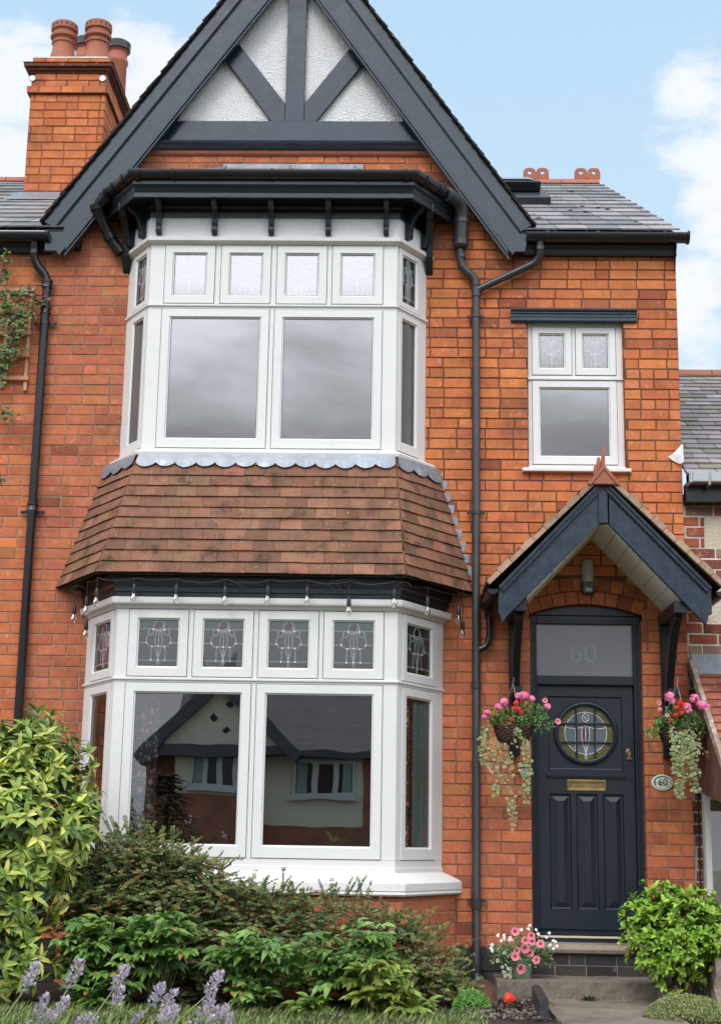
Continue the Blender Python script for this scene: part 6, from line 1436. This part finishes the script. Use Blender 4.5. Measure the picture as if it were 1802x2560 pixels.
def S(*l): return [(*B(l[i][0], l[i][1]), *B(l[i][2], l[i][3]), *B(l[i][4], l[i][5])) for i in range(len(l))]
lav('lavender at the bottom left corner, its tallest spike leaning right in front of the laurel', S((180, 450, 250, 295, 20, 680), (255, 620, 320, 510, 190, 700), (280, 700, 345, 620, 260, 740), (190, 720, 215, 690, 180, 760)), 20)
lav('lavender with a tall upright spike in front of the large dark peony clump', S((480, 425, 545, 270, 330, 690), (395, 630, 450, 525, 350, 720), (350, 690, 375, 650, 330, 740), (520, 720, 540, 660, 500, 760)), 110)
lav('lavender with paired spikes in front of the dark gap left of the middle peony', S((785, 440, 850, 315, 610, 690), (780, 580, 820, 455, 730, 690), (560, 700, 620, 640, 540, 760), (620, 720, 650, 665, 600, 760)), 230)
lav('lavender with thick clustered spikes over the grass, left of the middle peony', S((1035, 555, 1095, 430, 920, 690), (1105, 600, 1180, 480, 1030, 690), (1080, 690, 1130, 600, 1050, 740), (1120, 700, 1190, 580, 1080, 760), (900, 690, 960, 630, 880, 750)), 350)
lav('lavender with a tall leaning spike in front of the round middle peony', S((1400, 500, 1490, 355, 1190, 690), (1360, 650, 1430, 510, 1280, 740), (1430, 680, 1460, 590, 1400, 760), (1490, 660, 1530, 580, 1460, 740), (1410, 700, 1440, 650, 1400, 760), (1530, 720, 1555, 640, 1520, 760), (1270, 720, 1280, 690, 1260, 760)), 480)
# ================================================================== LIGHT AND SKY
SUN_EL, SUN_AZ = math.radians(48), math.radians(200)   # azimuth measured clockwise from +Y
w = bpy.data.worlds.new('World'); SC.world = w; w.use_nodes = True; nt = w.node_tree; nt.nodes.clear()
out = N(nt, 'ShaderNodeOutputWorld'); bg = N(nt, 'ShaderNodeBackground'); nt.links.new(bg.outputs[0], out.inputs[0]); bg.inputs[1].default_value = .1
sky = N(nt, 'ShaderNodeTexSky'); sky.sky_type = 'NISHITA'; sky.sun_disc = False; sky.sun_elevation = SUN_EL; sky.sun_rotation = SUN_AZ; sky.air_density = 1.; sky.dust_density = 1.
tc = N(nt, 'ShaderNodeTexCoord'); gen = tc.outputs['Generated']
sep = N(nt, 'ShaderNodeSeparateXYZ'); nt.links.new(gen, sep.inputs[0])
grad = mixcol(nt, (7.4, 8.8, 9.7), (5.2, 7.5, 9.7), mrange(nt, sep.outputs[2], .12, .60))
c = mixcol(nt, sky.outputs[0], grad, .88)
acc = None
for px, py, rad in ((40, 250, 4.2), (10, 420, 3.2), (380, 190, 3.6), (60, 170, 2.4), (1760, 235, 2.6), (1790, 560, 2.6), (1730, 700, 2.2), (1740, 860, 2.2), (1850, 300, 4)):
    d = raydir(px, py); dot = N(nt, 'ShaderNodeVectorMath', operation='DOT_PRODUCT'); nt.links.new(gen, dot.inputs[0]); dot.inputs[1].default_value = d
    f = mrange(nt, dot.outputs['Value'], math.cos(math.radians(rad * .95)), 1, 0, 1, False)
    if acc is None: acc = f
    else: mx = N(nt, 'ShaderNodeMath', operation='MAXIMUM'); nt.links.new(acc, mx.inputs[0]); nt.links.new(f, mx.inputs[1]); acc = mx.outputs[0]
mp = N(nt, 'ShaderNodeMapping'); mp.inputs['Scale'].default_value = (1, 1, 2.2); nt.links.new(gen, mp.inputs[0])
n1 = noise(nt, mp.outputs[0], 14, 7, .6)
ad = N(nt, 'ShaderNodeMath', operation='MULTIPLY_ADD'); nt.links.new(n1, ad.inputs[0]); ad.inputs[1].default_value = 2.4; nt.links.new(acc, ad.inputs[2])
cl = mrange(nt, ad.outputs[0], 1.6, 2.15)
ns2 = noise(nt, gen, 5, 4, .6); cw = mixcol(nt, (8.6, 8.9, 9.2), (9.6, 9.7, 9.8), ns2)
cf = N(nt, 'ShaderNodeMath', operation='MULTIPLY'); nt.links.new(cl, cf.inputs[0]); cf.inputs[1].default_value = .85
c = mixcol(nt, c, cw, cf.outputs[0])
# overcast half of the sky behind the camera, brighter higher up
mp2 = N(nt, 'ShaderNodeMapping'); mp2.inputs['Scale'].default_value = (1, 1, 3.2); nt.links.new(gen, mp2.inputs[0])
n3 = noise(nt, mp2.outputs[0], 5.5, 5, .55, .3)
n3b = N(nt, 'ShaderNodeMath', operation='SUBTRACT'); nt.links.new(n3, n3b.inputs[0]); n3b.inputs[1].default_value = .5
el = N(nt, 'ShaderNodeMath', operation='MULTIPLY_ADD'); nt.links.new(n3b.outputs[0], el.inputs[0]); el.inputs[1].default_value = .22; nt.links.new(sep.outputs[2], el.inputs[2])
cr = N(nt, 'ShaderNodeValToRGB'); nt.links.new(el.outputs[0], cr.inputs[0]); cr.color_ramp.interpolation = 'LINEAR'
els = cr.color_ramp.elements; els[0].position = .0; els[0].color = (.135, .14, .155, 1); els[1].position = 1.; els[1].color = (.60, .62, .65, 1)
for p_, v_ in ((.20, .18), (.26, .28), (.30, .42), (.345, .68), (.375, .80), (.45, .82), (.62, .72)): e = els.new(p_); e.color = (v_ * .96, v_ * .99, v_ * 1.07, 1)
vm = N(nt, 'ShaderNodeVectorMath', operation='SCALE'); nt.links.new(cr.outputs[0], vm.inputs[0]); vm.inputs[3].default_value = 34.
fz = mrange(nt, sep.outputs[1], .25, -.15)
c = mixcol(nt, c, vm.outputs[0], fz)
nt.links.new(c, bg.inputs[0])
ld = bpy.data.lights.new('sun', 'SUN'); ld.energy = 1.3; ld.angle = math.radians(22); ld.color = (1, .96, .9); lo = bpy.data.objects.new('sun', ld); COL.objects.link(lo)
lo.rotation_euler = (PI / 2 - SUN_EL, 0, PI - SUN_AZ + PI) if False else (0, 0, 0)
sd = Vector((math.sin(SUN_AZ) * math.cos(SUN_EL), math.cos(SUN_AZ) * math.cos(SUN_EL), math.sin(SUN_EL)))
lo.rotation_euler = (-sd).to_track_quat('-Z', 'Y').to_euler()
vs = SC.view_settings; vs.view_transform = 'Standard'; vs.look = 'None'; vs.exposure = 0.1; vs.gamma = 1
SC.cycles.max_bounces = 10; SC.cycles.transparent_max_bounces = 16; SC.cycles.glossy_bounces = 4; SC.cycles.caustics_reflective = False; SC.cycles.caustics_refractive = False; SC.cycles.sample_clamp_indirect = 6
SC.cycles.use_denoising = True
